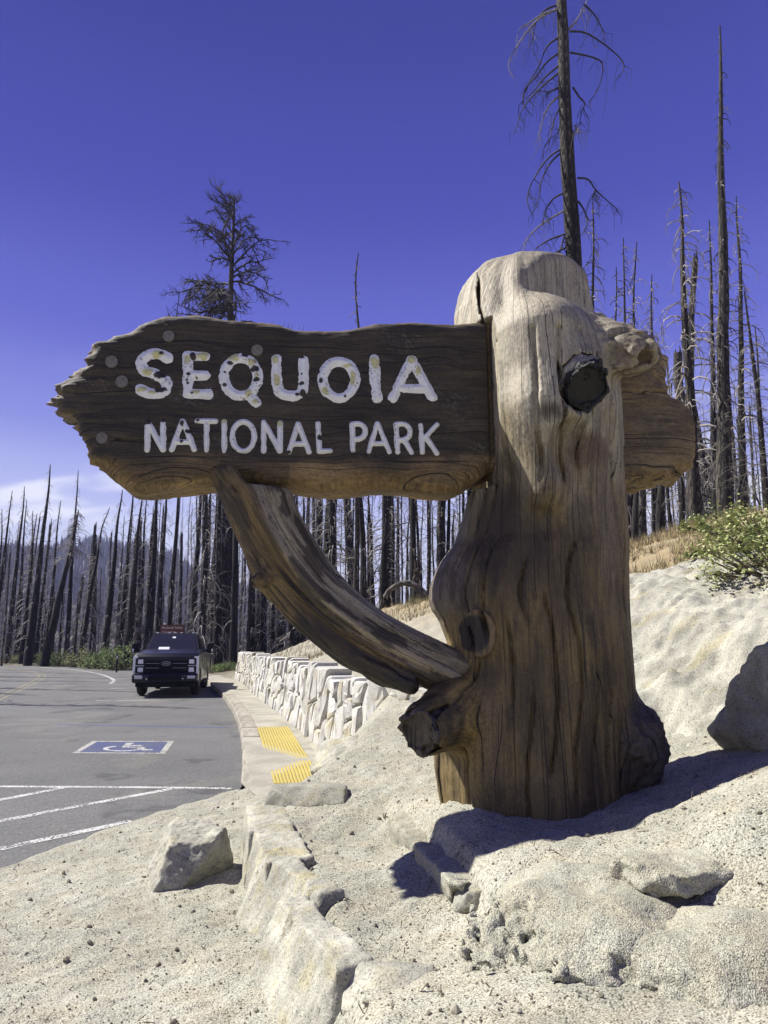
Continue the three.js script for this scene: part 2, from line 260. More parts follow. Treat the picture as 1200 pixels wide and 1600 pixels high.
// pavement outline (flat strip between kerb and stone wall); its surface rises from road level to kerb height
const paveY = (z) => lerp(0.03, 0.15, sstep(-9.5, -14, z));
const PAVE = [...[[378, 1229], [380, 1190], [376, 1150], [364, 1115], [349, 1092], [332, 1076], [322, 1066]].map((a) => { const p = G(...a); return [p.x, p.z]; }), [-9.2, -37], [-8, -36], [-6.3, -31.5], [-3.9, -22], [-1.95, -14.7], [-.95, -10.9], [-.72, -9.0], [-.95, -7.9], [-1.35, -7.9]];
function height(x, z, fine = true) {
  const s = sideOf(x, z), rd = polySD(ROAD, x, z), pd = polySD(PAVE, x, z), far = Math.hypot(x, z);
  let low = 0.05 + 0.05 * sstep(0, 1.2, rd) + 0.05 * sstep(3.5, 0.5, far) - sstep(70, 220, far) * 9 + 0.4 * fbm(x * .02, 3, z * .02, 2) * sstep(40, 90, far);
  if (s > -0.9 && z > -6.5) low += 0.03 * sstep(-0.9, -0.05, s) * (0.7 + 0.6 * n3(x * 2.2, 1, z * 2.2));
  const w = WIDE(-z), k = sstep(-w, w, s), near = z > -9 && far < 12;
  let h = lerp(low, Math.max(hill(x, clamp(z, -70, 8)), -1) - sstep(70, 260, far) * 11, k);
  const bare = clamp(1 - sstep(0.15, -0.05, Math.min(rd, pd)));
  if (fine) {
    h += bare * (far < 45 ? (0.022 * fbm(x * 1.3, 5, z * 1.3, 3) + (near ? 0.015 * fbm(x * 5 + z * 2, 9, z * 7, 4) - 0.008 * Math.abs(n3(x * 4.5, 3, z * 4.5 + x * 2)) + 0.010 * Math.max(0, n3(x * 17, 2, z * 17) - .25) : 0.03 * n3(x * 3, 4, z * 3))) : 0.3 * fbm(x * .2, 5, z * .2, 3));
  }
  const edge = 0.05 * n3(x * 2.5, 3, z * 2.5);
  h = Math.min(h, lerp(-0.07, h, sstep(-0.17 + edge, 0.0 + edge, rd - .30 * sstep(.5, .2, pd) * sstep(-8.25, -8.6, z))));
  if (pd < 0.05) h = Math.min(h, lerp(paveY(z) - 0.08, h, sstep(-0.14, 0.02, pd)));
  return h;
}
// stepped edging and the ledge under the trunk
const S1a = G(600, 1268, .52), S1b = G(712, 1392, .50);
function groundH(x, z) {
  let h = height(x, z);
  const dx = S1b.x - S1a.x, dz = S1b.z - S1a.z, L = Math.hypot(dx, dz), t = ((x - S1a.x) * dx + (z - S1a.z) * dz) / (L * L), o = ((x - S1a.x) * -dz + (z - S1a.z) * dx) / L;   // o < 0 : right of the edging
  const inL = sstep(-.35, .05, t) * sstep(1.3, 1.0, t);
  h -= 0.03 * inL * sstep(.8, .1, o) * sstep(-.16, -.08, o);
  h += 0.09 * inL * sstep(-.9, -.2, o) * sstep(-.08, -.16, o);
  return h;
}
{
  const line = (a, b, s0, lo, hi, grow) => { const L = []; for (let v = a; v <= b; v += s0) L.push(v); let s = s0; for (let v = b; v < hi;) { s *= grow; v += s; L.push(v); } s = s0; for (let v = a; v > lo;) { s *= grow; v -= s; L.unshift(v); } return L; };
  const X = line(-3.4, 3.2, .025, -420, 420, 1.055), Z = line(-7.2, -1.6, .025, -460, 12, 1.05);
  const pos = [], idx = [], nx = X.length;
  for (const z of Z) for (const x of X) pos.push(x, groundH(x, z), z);
  for (let j = 0; j + 1 < Z.length; j++) for (let i = 0; i + 1 < nx; i++) { const a = j * nx + i; idx.push(a, a + nx, a + 1, a + 1, a + nx, a + nx + 1); }
  const geo = finish(pos, idx, {
    uv: (x, y, z) => [x / 1.6, z / 1.6],
    color: (x, y, z) => {
      const far = Math.hypot(x, z), k = fbm(x * .8, 2, z * .8, 4), q = fbm(x * 3.1, 6, z * 3.1, 3);
      let c = mix3([.475, .455, .375], [.565, .545, .46], clamp(.5 + k + .4 * q));
      const slope = sstep(1.6, 3.0, y + .5 * k) * sstep(7.5, 10, -z + x * .3);                                 // needle litter and dry grass up the bank
      c = mix3(c, mix3([.40, .285, .13], [.50, .39, .22], clamp(.5 + 1.3 * q)), slope * .85);
      c = mix3(c, [.47, .42, .33], sstep(9, 14, far) * (1 - slope) * .5);
      return mix3(c, [.17, .14, .085], sstep(26, 42, far) * (x < -6 ? 1 : .7));
    },
  });
  structure('ground', geo, M.sand);
}
// ---------------------------------------------------------------- road, markings
function sheet(poly, y, tile = 1.5) {
  const sh = new THREE.Shape(poly.map(([x, z]) => new THREE.Vector2(x, -z))), g = new THREE.ShapeGeometry(sh); g.rotateX(-Math.PI / 2);
  const p = g.attributes.position, uv = g.attributes.uv; for (let i = 0; i < p.count; i++) { p.setY(i, typeof y === 'function' ? y(p.getZ(i)) : y); uv.setXY(i, p.getX(i) / tile, p.getZ(i) / tile); }
  g.computeVertexNormals(); return g;
}
{
  const g = tint(sheet(ROAD, 0, 6), [.30, .30, .285]);
  structure('road', g, M.asph);
}
function stripe(pts, w, mat, y = .004) {
  const pos = [], idx = [], uv = [];
  pts.forEach((p, i) => { const a = pts[Math.max(0, i - 1)], b = pts[Math.min(pts.length - 1, i + 1)], dx = b.x - a.x, dz = b.z - a.z, l = Math.hypot(dx, dz), nx = -dz / l * w / 2, nz = dx / l * w / 2; pos.push(p.x + nx, y, p.z + nz, p.x - nx, y, p.z - nz); uv.push((p.x + nx) / 1.5, (p.z + nz) / 1.5, (p.x - nx) / 1.5, (p.z - nz) / 1.5); if (i) { const k = i * 2; idx.push(k - 2, k - 1, k, k, k - 1, k + 1); } });
  const g = new THREE.BufferGeometry(); g.setAttribute('position', new THREE.Float32BufferAttribute(pos, 3)); g.setAttribute('uv', new THREE.Float32BufferAttribute(uv, 2)); g.setIndex(idx); g.computeVertexNormals(); if (g.attributes.normal.getY(0) < 0) { idx.reverse(); g.setIndex(idx); g.computeVertexNormals(); } return g;
}
const gp = (...a) => a.map(([x, y]) => G(x, y, 0));
const smooth = (pts, n = 40) => new THREE.CatmullRomCurve3(pts).getPoints(n);
const markings = [
  ['bay_line', gp([-200, 1226], [0, 1229], [200, 1230], [362, 1232]), .10, M.line], ['hatch_line', gp([-40, 1258], [100, 1231]), .11, M.line], ['hatch_line', gp([-60, 1295], [90, 1266], [268, 1233]), .11, M.line],
  ['hatch_line', gp([-60, 1340], [60, 1314], [170, 1291], [205, 1283]), .11, M.line], ['bay_line', gp([90, 1132], [360, 1137]), .10, M.bline], ['bay_line', gp([150, 1095], [208, 1094.5], [250, 1094]), .11, M.line], ['bay_line', gp([172, 1076], [210, 1075]), .11, M.line], ['bay_line', gp([170, 1070], [200, 1070]), .11, M.line],
  ['edge_line', smooth(gp([172, 1068], [178, 1064], [170, 1058], [150, 1052], [120, 1047], [70, 1043], [0, 1039], [-200, 1032])), .16, M.line],
];
for (const [n, pts, w, m] of markings) structure(n, stripe(pts, w, m, n === 'hatch_line' ? .0035 : .002), m);
{ const mid = smooth(gp([-120, 1135], [-40, 1105], [0, 1090], [34, 1075], [58, 1063], [66, 1057], [58, 1051.5], [30, 1047], [0, 1044], [-200, 1036]), 60);
  for (const s of [-.13, .13]) structure('centre_line', stripe(mid.map((p, i) => { const a = mid[Math.max(0, i - 1)], b = mid[Math.min(60, i + 1)], l = Math.hypot(b.x - a.x, b.z - a.z); return V(p.x - (b.z - a.z) / l * s, 0, p.z + (b.x - a.x) / l * s); }), 0.09, M.yline, .002), M.yline); }
{ // the painted parking emblem
  const cv = document.createElement('canvas'); cv.width = 512; cv.height = 512; const c = cv.getContext('2d');
  c.fillStyle = '#98988f'; c.fillRect(0, 0, 512, 512); c.fillStyle = '#333b62'; c.fillRect(34, 34, 444, 444);
  c.strokeStyle = '#a4a4a0'; c.lineWidth = 38; c.lineCap = 'round'; c.lineJoin = 'round'; c.fillStyle = '#a4a4a0';
  c.beginPath(); c.arc(250, 108, 28, 0, 7); c.fill();
  c.beginPath(); c.moveTo(250, 150); c.lineTo(252, 270); c.lineTo(345, 270); c.lineTo(380, 375); c.lineTo(410, 366); c.stroke(); c.beginPath(); c.moveTo(252, 205); c.lineTo(330, 205); c.stroke();
  c.lineWidth = 30; c.beginPath(); c.arc(250, 318, 100, -2.3, -2.3 - 4.0, true); c.stroke();
  const img = c.getImageData(0, 0, 512, 512), R = rng(9); for (let i = 0; i < img.data.length; i += 4) { const x = (i / 4) % 512, y = (i / 4) >> 9, w = tf(tA, x / 512, y / 512, 70, 70, 3) + .5 * tf(tC, x / 512, y / 512, 6, 6, 4), k = sstep(-.02, -.30, w); for (let j = 0; j < 3; j++) img.data[i + j] = lerp(img.data[i + j], 78, k * .8) * (.9 + .2 * R()); } c.putImageData(img, 0, 0);
  const t = new THREE.CanvasTexture(cv); t.colorSpace = THREE.SRGBColorSpace;
  const q = gp([112, 1177], [258, 1178], [272, 1158], [145, 1158]), g = new THREE.BufferGeometry();
  g.setAttribute('position', new THREE.Float32BufferAttribute(q.flatMap((p) => [p.x, .003, p.z]), 3)); g.setAttribute('uv', new THREE.Float32BufferAttribute([0, 0, 1, 0, 1, 1, 0, 1], 2)); g.setIndex([0, 1, 2, 0, 2, 3]); g.computeVertexNormals();
  structure('parking_emblem', g, std({ map: t, roughness: .85 }));
}
// ---------------------------------------------------------------- pavement with kerb stones, tactile plates
{
  structure('pavement', sheet(PAVE, paveY), M.conc);
  const kc = new THREE.CatmullRomCurve3([...[[379, 1226], [381, 1190], [377, 1150], [365, 1115], [350, 1092], [333, 1076], [323, 1066]].map((a) => G(...a)), V(-9.4, 0, -38)]);
  const kerb = new THREE.Group(); kerb.name = 'kerb'; kerb.userData.kind = 'structure'; scene.add(kerb);
  const N = 26, R = rng(4), kg = new RoundedBoxGeometry(.30, .34, 1, 2, .03);
  const km = [0, 1, 2].map((i) => std({ color: new THREE.Color(.46 - .04 * i, .44 - .04 * i, .385 - .04 * i), map: T_conc, bumpMap: T_granB, bumpScale: .012 }));
  for (let i = 0; i < N; i++) {
    const a = kc.getPointAt(i / N), b = kc.getPointAt((i + 1) / N), L = a.distanceTo(b), m = loc('kerb_stone', kg, km[i % 3], kerb), nx = -(b.z - a.z) / L, nz = (b.x - a.x) / L;
    const z = (a.z + b.z) / 2; m.position.set((a.x + b.x) / 2 + nx * .13, paveY(z) + .006 - .17 + R() * .004, z + nz * .13); m.scale.z = L - .02; m.rotation.y = Math.atan2(b.x - a.x, b.z - a.z);
  }
  const ribG = new RoundedBoxGeometry(1, .008, .022, 6, .004);
  for (const [q, lab] of [[[[402, 1137], [450, 1136], [483, 1187], [417, 1190]], 'yellow ribbed tactile plate on the pavement, the far one of the pair'], [[[418, 1192], [485, 1189], [500, 1226], [428, 1228]], 'yellow ribbed tactile plate nearest the boulders, at the foot of the ramp']]) {
    const c = q.map(([x, y]) => { let p = G(x, y, .05); return G(x, y, paveY(p.z)); }), mid = V(0, 0, 0); c.forEach((p) => mid.addScaledVector(p, .25));
    const t = thing('tactile_plate', mid, lab, 'tactile paving', 'yellow tactile plates on the pavement'), pos = [];
    const top = c.map((p) => [p.x, paveY(p.z) + .016, p.z]), bot = c.map((p) => [p.x, paveY(p.z) - .02, p.z]);
    const g = new THREE.BufferGeometry(); g.setAttribute('position', new THREE.Float32BufferAttribute([...top, ...bot].flat(), 3)); g.setAttribute('uv', new THREE.Float32BufferAttribute([...top, ...bot].flatMap((p) => [p[0], p[2]]), 2));
    g.setIndex([3, 2, 1, 3, 1, 0, 0, 1, 5, 0, 5, 4, 1, 2, 6, 1, 6, 5, 2, 3, 7, 2, 7, 6, 3, 0, 4, 3, 4, 7]); part('plate', toCreasedNormals(g, .5), M.plate, t);
    const ribs = []; for (let i = 0; i < 13; i++) { const s = (i + .5) / 13, a = c[0].clone().lerp(c[1], s), b = c[3].clone().lerp(c[2], s), L = a.distanceTo(b), r = ribG.clone(); r.scale(L - .10, 1, 1.3); r.rotateY(-Math.atan2(b.z - a.z, b.x - a.x)); r.translate((a.x + b.x) / 2, 0, (a.z + b.z) / 2); { const q = r.attributes.position; for (let v = 0; v < q.count; v++) q.setY(v, q.getY(v) + paveY(q.getZ(v)) + .018); } ribs.push(r); }
    part('ribs', mergeGeometries(ribs), M.tactile, t).userData.kind = 'stuff';
  }
}
// ---------------------------------------------------------------- dry stone wall, stone by stone
{
  const wc = new THREE.CatmullRomCurve3([V(-6.35, 0, -31.2), V(-5.6, 0, -29.2), V(-3.75, 0, -21.6), V(-1.75, 0, -14.4), V(-.72, 0, -10.6), V(.05, 0, -8.7), V(1.0, 0, -7.7), V(2.0, 0, -7.3)]);
  const LEN = wc.getLength(), R = rng(15), baseY = (z) => paveY(z) - .06, topY = (s) => 1.14 + .05 * Math.sin(s * 1.7) + .03 * Math.sin(s * 4.1);
  const wall = thing('stone_wall', V(-3.75, 0, -21.6), 'low curved retaining wall of pale rough granite blocks beside the pavement', 'stone wall');
  const at = (s, h, o) => { const u = clamp(s / LEN), p = wc.getPointAt(u), t = wc.getTangentAt(u), nx = -t.z, nz = t.x, k = o - .10 * h; return [p.x + nx * k, h, p.z + nz * k]; };   // o: out of the face, to the road side
  // backing
  { const pos = [], idx = [], S = 70; for (let i = 0; i <= S; i++) { const s = i / S * LEN, z = wc.getPointAt(i / S).z, t = topY(s) - .10; pos.push(...at(s, baseY(z) - .15, -.05), ...at(s, t, -.05), ...at(s, t, -.42), ...at(s, baseY(z) - .15, -.42)); if (i) { const k = (i - 1) * 4; for (let e = 0; e < 3; e++) idx.push(k + e, k + e + 1, k + e + 4, k + e + 1, k + e + 5, k + e + 4); } }
    part('backing', finish(pos, idx, { uv: (x, y, z) => [x + z, y], color: () => [.20, .185, .15] }), M.gran, wall); }
  const seeds = []; const H0 = .0, H1 = 1.2;
  for (let s = .1, col = 0; s < LEN; col++) { const w = .26 + .22 * R(), rows = R() < .35 ? 2 : R() < .6 ? 3 : 4; for (let j = 0; j < rows; j++) seeds.push([s + w * .5 + (R() - .5) * w * .55, H0 + (j + .5 + (R() - .5) * .55) * (H1 - H0) / rows]); s += w; }
  const clip = (poly, mx, my, nx, ny) => { const out = []; for (let i = 0; i < poly.length; i++) { const a = poly[i], b = poly[(i + 1) % poly.length], da = (a[0] - mx) * nx + (a[1] - my) * ny, db = (b[0] - mx) * nx + (b[1] - my) * ny; if (da <= 0) out.push(a); if (da * db < 0) { const t = da / (da - db); out.push([lerp(a[0], b[0], t), lerp(a[1], b[1], t)]); } } return out; };
  for (const a of seeds) {
    let poly = [[a[0] - 1, -.12], [a[0] + 1, -.12], [a[0] + 1, topY(a[0]) + (R() - .5) * .06], [a[0] - 1, topY(a[0]) + (R() - .5) * .06]];
    for (const b of seeds) if (b !== a && Math.abs(b[0] - a[0]) < 1.6) poly = clip(poly, (a[0] + b[0]) / 2, (a[1] + b[1]) / 2, b[0] - a[0], b[1] - a[1]);
    if (poly.length < 3) continue;
    let cx = 0, cy = 0; for (const p of poly) { cx += p[0] / poly.length; cy += p[1] / poly.length; }
    const pts = []; for (let i = 0; i < poly.length; i++) { const p = poly[i], q = poly[(i + 1) % poly.length], L = Math.hypot(q[0] - p[0], q[1] - p[1]), n = L > .14 ? 2 : 1; for (let j = 0; j < n; j++) { let x = lerp(p[0], q[0], j / n), y = lerp(p[1], q[1], j / n); const l = Math.hypot(x - cx, y - cy), k = (l - .012) / l - (j === 0 ? .06 : 0) + (R() - .5) * .05; pts.push([cx + (x - cx) * k, cy + (y - cy) * k]); } }
    const o = .03 + .04 * R(), tiltX = (R() - .5) * .20, tiltY = (R() - .5) * .14, pos = [], idx = [], n = pts.length, rings = [[1, -.36], [1, o - .035], [.88, o + .012], [.45, o + .02]];
    rings.forEach(([k, d], r) => { for (const [x, y] of pts) { const dx = (x - cx) * k, dy = (y - cy) * k; pos.push(...at(cx + dx, Math.max(cy + dy, -.1) + paveY(wc.getPointAt(clamp(cx / LEN)).z) - .12 * (1 - clamp((cy + dy) / 1.0)), d + (r ? tiltX * dx + tiltY * dy + (R() - .5) * .028 : 0))); } });
    pos.push(...at(cx, cy + paveY(wc.getPointAt(clamp(cx / LEN)).z) - .12 * (1 - clamp(cy)), o + .022));
    for (let r = 0; r < 3; r++) for (let i = 0; i < n; i++) { const j = (i + 1) % n, A = r * n + i, B = r * n + j; idx.push(A, A + n, B, B, A + n, B + n); }
    for (let i = 0; i < n; i++) idx.push(3 * n + i, 4 * n, 3 * n + (i + 1) % n);
    const tone = .66 + .26 * R(), warm = R(); let g = finish(pos, idx, { uv: (x, y, z) => [x * .7 + z * .7 + a[1], y + a[0]], color: () => [tone, tone * (.985 - .03 * warm), tone * (.95 - .12 * warm * warm)] });
    part('stone', toCreasedNormals(g, .3), M.gran, wall);
  }
}

// ---------------------------------------------------------------- boulders and ledges (rounded, chipped polyhedra)
function rockSdf(c, a, b, d, turn, seed, o = {}) {
  const R = rng(seed), planes = [], cs = Math.cos(turn), sn = Math.sin(turn);
  for (let i = 0; i < (o.planes ?? 16); i++) { const v = V(R() * 2 - 1, R() * 2 - 1, R() * 2 - 1).normalize(); planes.push([v.x, v.y, v.z, .80 + .16 * R()]); }
  const s = Math.min(a, b, d), box = o.box ?? .55, na = (o.noise ?? .035) * .8, nf = (o.freq ?? 5) * .55;
  return (x, y, z) => {
    let qx = x - c.x, qz = z - c.z; const py = (y - c.y) / b, px = (qx * cs - qz * sn) / a, pz = (qx * sn + qz * cs) / d;
    let e = Math.hypot(px, py, pz) - 1; e = lerp(e, Math.max(Math.abs(px), Math.abs(py), Math.abs(pz)) - .92, box);
    for (const p of planes) e = smax(e, px * p[0] + py * p[1] + pz * p[2] - p[3], .05);
    return e * s + na * fbm(x * nf, y * nf, z * nf + seed, 4) + .12 * na * n3(x * nf * 6, y * nf * 6, z * nf * 6);
  };
}
const rockTone = (k, seed, warm = .5) => (x, y, z) => { const q = fbm(x * 2.3, y * 2.3, z * 2.3 + seed, 4), w = fbm(x * 5, y * 5 + 9, z * 5, 3), t = k * .9 * (1 + .30 * q); const st = sstep(.08, .4, w + q * .4) * warm; return [t, t * (.97 - .05 * st), t * (.83 - .20 * st)]; };
const sandTone = (seed) => (x, y, z) => { const q = fbm(x * 1.6, y * 1.6, z * 1.6 + seed, 4), k = fbm(x * 9, y * 9, z * 9, 3), t = clamp(.5 + q + .5 * k); return mix3([.49, .47, .38], [.60, .58, .485], t); };
function rock(name, c, [a, b, d], turn, seed, label, cat, o = {}) {
  const f = rockSdf(c, a, b, d, turn, seed, o), r = Math.hypot(a, d) * 1.05 + .05, sdf = o.cut ? (x, y, z) => Math.max(f(x, y, z), o.cut(x, y, z)) : f;
  const g = nets(sdf, [c.x - r, c.y - b * 1.15 - .06, c.z - r], [c.x + r, c.y + b * 1.15 + .06, c.z + r], o.cell ?? .014, { uv: triUV, color: o.sandy ? sandTone(seed) : rockTone(o.tone ?? .56, seed, o.warm ?? .5) });
  return single(name, g, o.mat ?? M.gran, V(c.x, c.y - b, c.z), label, cat);
}
{ const c = V(-1.34, .06, -5.16), pl = [[.08, 1, .10, .31], [-.86, .42, .36, .235], [-.95, .15, -.3, .27], [.84, -.34, .46, .165], [.30, -.12, .95, .29], [.25, .45, .86, .30], [.55, .2, -.8, .32], [-.3, .2, -.95, .30], [.9, .3, .1, .30]].map(([a, b, d, h]) => { const l = Math.hypot(a, b, d); return [a / l, b / l, d / l, h]; });
  const sdf = (x, y, z) => { let d = -9; for (const p of pl) d = smax(d, (x - c.x) * p[0] + (y - c.y) * p[1] + (z - c.z) * p[2] - p[3], .012); return Math.max(d, -.12 - (y - c.y)) + .028 * fbm(x * 4, y * 4, z * 4, 4) + .006 * n3(x * 24, y * 24, z * 24); };
  single('boulder', nets(sdf, [c.x - .5, c.y - .2, c.z - .5], [c.x + .5, c.y + .45, c.z + .5], .011, { uv: triUV, color: rockTone(.58, 4, .15) }), M.gran, V(c.x, 0, c.z), 'loose pale boulder alone on the sand beside the tarmac', 'boulder'); }
rock('stone_block', P(482, 1262, 5.7), [.34, .185, .24], -.05, 21, 'squared grey block lying behind the row of upright slabs, its front in shade', 'stone block', { noise: .018, box: .85, tone: .50, planes: 8 });
rock('flat_boulder', V(-.16, .47, -7.55), [.60, .25, .55], .2, 33, 'low broad boulder sunk in sand in front of the stone wall', 'boulder', { noise: .03, box: .35, tone: .62 });
// the upright slabs that hold the terrace
// each is a wedge with a bare face leaning back to the low ground on the left
function wedge(x, z, top, half, turn, lean, seed, label, o = {}) {   // x, z: middle of the foot of the bare face
  const u = V(Math.sin(turn), 0, Math.cos(turn)), n = V(-Math.cos(turn), lean, Math.sin(turn)).normalize(), back = V(Math.cos(turn), 0, -Math.sin(turn)), foot = V(x, .02, z), w = o.w ?? .34, tl = V(o.tilt ?? -.05, 1, .03).normalize(), na = o.noise ?? .013;
  const sdf = (a, b, c) => { const qx = a - foot.x, qy = b - foot.y, qz = c - foot.z, f = n3(a * 9, b * 5, c * 9 + seed), l = qx * u.x + qz * u.z; let d = qx * n.x + qy * n.y + qz * n.z; d = smax(d, (qx) * tl.x + (qy - top + .02) * tl.y + qz * tl.z, .012); d = smax(d, qx * back.x + qz * back.z - w, .03); d = smax(d, l * (1 + .12 * Math.sin(seed)) + qy * (o.rake ?? .1) - half, .03); d = smax(d, -l + qy * .08 - half, .03); d = Math.max(d, -qy - .15); return d + na * fbm(a * 3.5, b * 2.2, c * 3.5 + seed, 4) + .004 * f + .005 * Math.abs(n3(a * 9, b * 2.5, c * 9 + seed)) + .004 * n3(a * 30, b * 12, c * 30); };
  const r = half + w + .1, g = nets(sdf, [x - r, -.2, z - r], [x + r, top + .15, z + r], .012, { uv: triUV, color: rockTone(o.tone ?? .60, seed, o.warm ?? .6) });
  return single('edging_slab', g, M.gran, V(x, 0, z), label, 'edging slab');
}
wedge(-1.0, -5.28, .43, .41, .22, .10, 41, 'farthest upright slab of the terrace edge, flat on top, next to the loose boulder', { tone: .64 });
wedge(-.83, -4.62, .43, .40, .28, .16, 42, 'narrow upright slab second from the far end of the terrace edge', { tone: .62 });
wedge(-.66, -3.98, .43, .46, .52, .42, 43, 'tall tan slab with a broad bare face midway along the terrace edge', { tone: .60, warm: .8, w: .30, rake: .2 });
wedge(-.47, -3.24, .42, .44, .44, .36, 44, 'rough buff slab nearest the camera in the terrace edge', { tone: .62, warm: .7, noise: .018, w: .3 });
rock('edging_slab', V(.02, .33, -2.95), [.20, .11, .14], .15, 45, 'low white rock at the very foot of the picture below the nearest slab', 'edging slab', { box: .8, noise: .02, tone: .66 });
// squared edging of the bed round the trunk
{ const c = S1a.clone().lerp(S1b, .5), L = S1a.distanceTo(S1b), turn = Math.atan2(S1b.x - S1a.x, S1b.z - S1a.z);
  rock('bed_edging', V(c.x + .115, .405, c.z - .02), [.135, .125, L / 2 - .01], turn, 51, 'long squared stone edging the bed left of the carved trunk', 'edging stone', { box: .97, noise: .035, freq: 7, planes: 0, sandy: true, mat: M.sand });
  rock('bed_stone', P(752, 1412, 3.62), [.16, .085, .13], .5, 52, 'small rough stone at the near end of the squared edging', 'stone', { box: .6, noise: .02, tone: .54, cell: .009 }); }
// worn granite knolls, lower right
function knoll(c, a, b, d, turn, seed, label) {
  const cs = Math.cos(turn), sn = Math.sin(turn), e = 2.5, sdf = (x, y, z) => { const qx = x - c.x, qy = y - c.y, qz = z - c.z, px = Math.abs((qx * cs - qz * sn) / a), pz = Math.abs((qx * sn + qz * cs) / d), py = Math.abs(qy / b), low = sstep(.75 * b, .1 * b, qy); return (Math.pow(px ** e + py ** e + pz ** e, 1 / e) - 1) * b + .05 * fbm(x * 2.1, y * 2.1, z * 2.1 + seed, 3) + low * (.045 * fbm(x * 7, y * 9, z * 7 + seed, 4) + .012 * n3(x * 26, y * 26, z * 26)) + .004 * n3(x * 30, y * 30, z * 30); };
  const r = Math.hypot(a, d) * 1.05 + .06, g = nets(sdf, [c.x - r, c.y - b - .1, c.z - r], [c.x + r, c.y + b + .12, c.z + r], .014, { uv: triUV, color: sandTone(seed) });
  return single('knoll', g, M.knoll, V(c.x, c.y - b, c.z), label, 'granite knoll');
}
knoll(P(985, 1430, 3.05).setY(.50), .60, .23, .46, .35, 61, 'worn sandy granite knoll with a pitted underside, lower right of the trunk');
knoll(P(1175, 1505, 2.62).setY(.46), .50, .25, .36, -.2, 62, 'speckled granite knoll in the bottom right corner');
knoll(V(2.08, .56, -3.58), 1.0, .35, .52, .40, 63, 'broad sunlit granite shelf rising right of the trunk shadow');
rock('slab', P(1082, 1362, 3.0), [.25, .05, .17], .5, 64, 'thin overhanging granite flake with a dark gap beneath, on the sunlit shelf', 'rock flake', { box: .8, noise: .03, tone: .62, planes: 3, cell: .010, sandy: true, mat: M.knoll });
rock('ledge', V(3.0, 1.08, -4.85), [.74, .64, .66], .25, 71, 'steep dark rock ledge in the trunk shadow at the right edge', 'rock ledge', { box: .8, noise: .055, freq: 5, planes: 10, tone: .58, cell: .018 });
rock('ledge', V(2.50, .78, -3.78), [.40, .40, .34], .3, 72, 'sunlit rock at the right edge in front of the dark ledge', 'rock ledge', { box: .2, noise: .06, freq: 4, planes: 8, tone: .62, warm: .1, cell: .018, mat: M.knoll });
{ // smooth granite outcrop behind the trunk
  const X0 = 1.2, X1 = 9, Z0 = -12.6, Z1 = -5.2, S = .045, nx = Math.round((X1 - X0) / S), nz = Math.round((Z1 - Z0) / S), pos = [], idx = [];
  const top = (x, z) => {
    const wob = .5 * fbm(x * .7, 3, z * .7, 3), r = Math.hypot((x - 4.6) / 3.0, (z + 8.3) / 2.75) + wob * .5, up = .26 * (1 - r * r);
    const lay = (z + x * .25) * 1.3 + fbm(x * .8, 1, z * .8, 3) * 2.2;
    return height(x, z, false) + up + .10 * fbm(x * 1.1, 7, z * 1.1, 4) * sstep(1.2, .7, r) + .05 * Math.abs(n3(x * .9, lay * .5, 2)) + .055 * fbm(x * 4, 7, z * 8, 5) + .03 * Math.abs(n3(x * 5, 4, z * 12)) + .16 * sstep(.55, 0, Math.hypot((x - 3.15) / 1.0, (z + 6.5) / .55) - .5 + .3 * n3(x * 2, 1, z * 2));
  };
  for (let j = 0; j <= nz; j++) for (let i = 0; i <= nx; i++) { const x = X0 + i * S, z = Z0 + j * S; pos.push(x, top(x, z), z); }
  for (let j = 0; j < nz; j++) for (let i = 0; i < nx; i++) { const a = j * (nx + 1) + i; idx.push(a, a + nx + 1, a + 1, a + 1, a + nx + 1, a + nx + 2); }
  const g = finish(pos, idx, { uv: (x, y, z) => [x * .8, z * .8], color: rockTone(.60, 3, .12) });
  single('outcrop', g, M.gran, V(4.6, height(4.6, -8.3, false), -8.3), 'large smooth pale granite outcrop sloping up the bank behind the trunk', 'rock outcrop');
}

// ================================================================ THE CARVED TIMBER SIGN: trunk, board with letters and plugs, leaning brace
const TD = 4.82;                                                        // depth of the trunk axis
const BASE = V(P(838, 1250, TD).x, .6, -TD);
const sign = thing('timber_sign', BASE, 'carved park sign: huge weathered trunk holding a dark lettered plank and a log brace', 'park sign');
// board plane: front face runs from left to right and slightly away
const B0 = P(430, 640, 4.52), BT = V(Math.cos(.05), 0, -Math.sin(.05)), BN = V(Math.sin(.05), 0, Math.cos(.05)), BTH = .40;
const boardUV = (px, py, w = 0) => { const r = dirOf(px, py), k = ((B0.x + BN.x * w) * BN.x + (B0.z + BN.z * w) * BN.z) / (r[0] * BN.x + r[2] * BN.z), x = r[0] * k, z = r[2] * k; return [(x - B0.x) * BT.x + (z - B0.z) * BT.z, EYE + r[1] * k]; };
const toBoard = (x, y, z) => [(x - B0.x) * BT.x + (z - B0.z) * BT.z, y, (x - B0.x) * BN.x + (z - B0.z) * BN.z];   // u along, v up, w out of the front face
const fromBoard = (u, v, w) => [B0.x + BT.x * u + BN.x * w, v, B0.z + BT.z * u + BN.z * w];
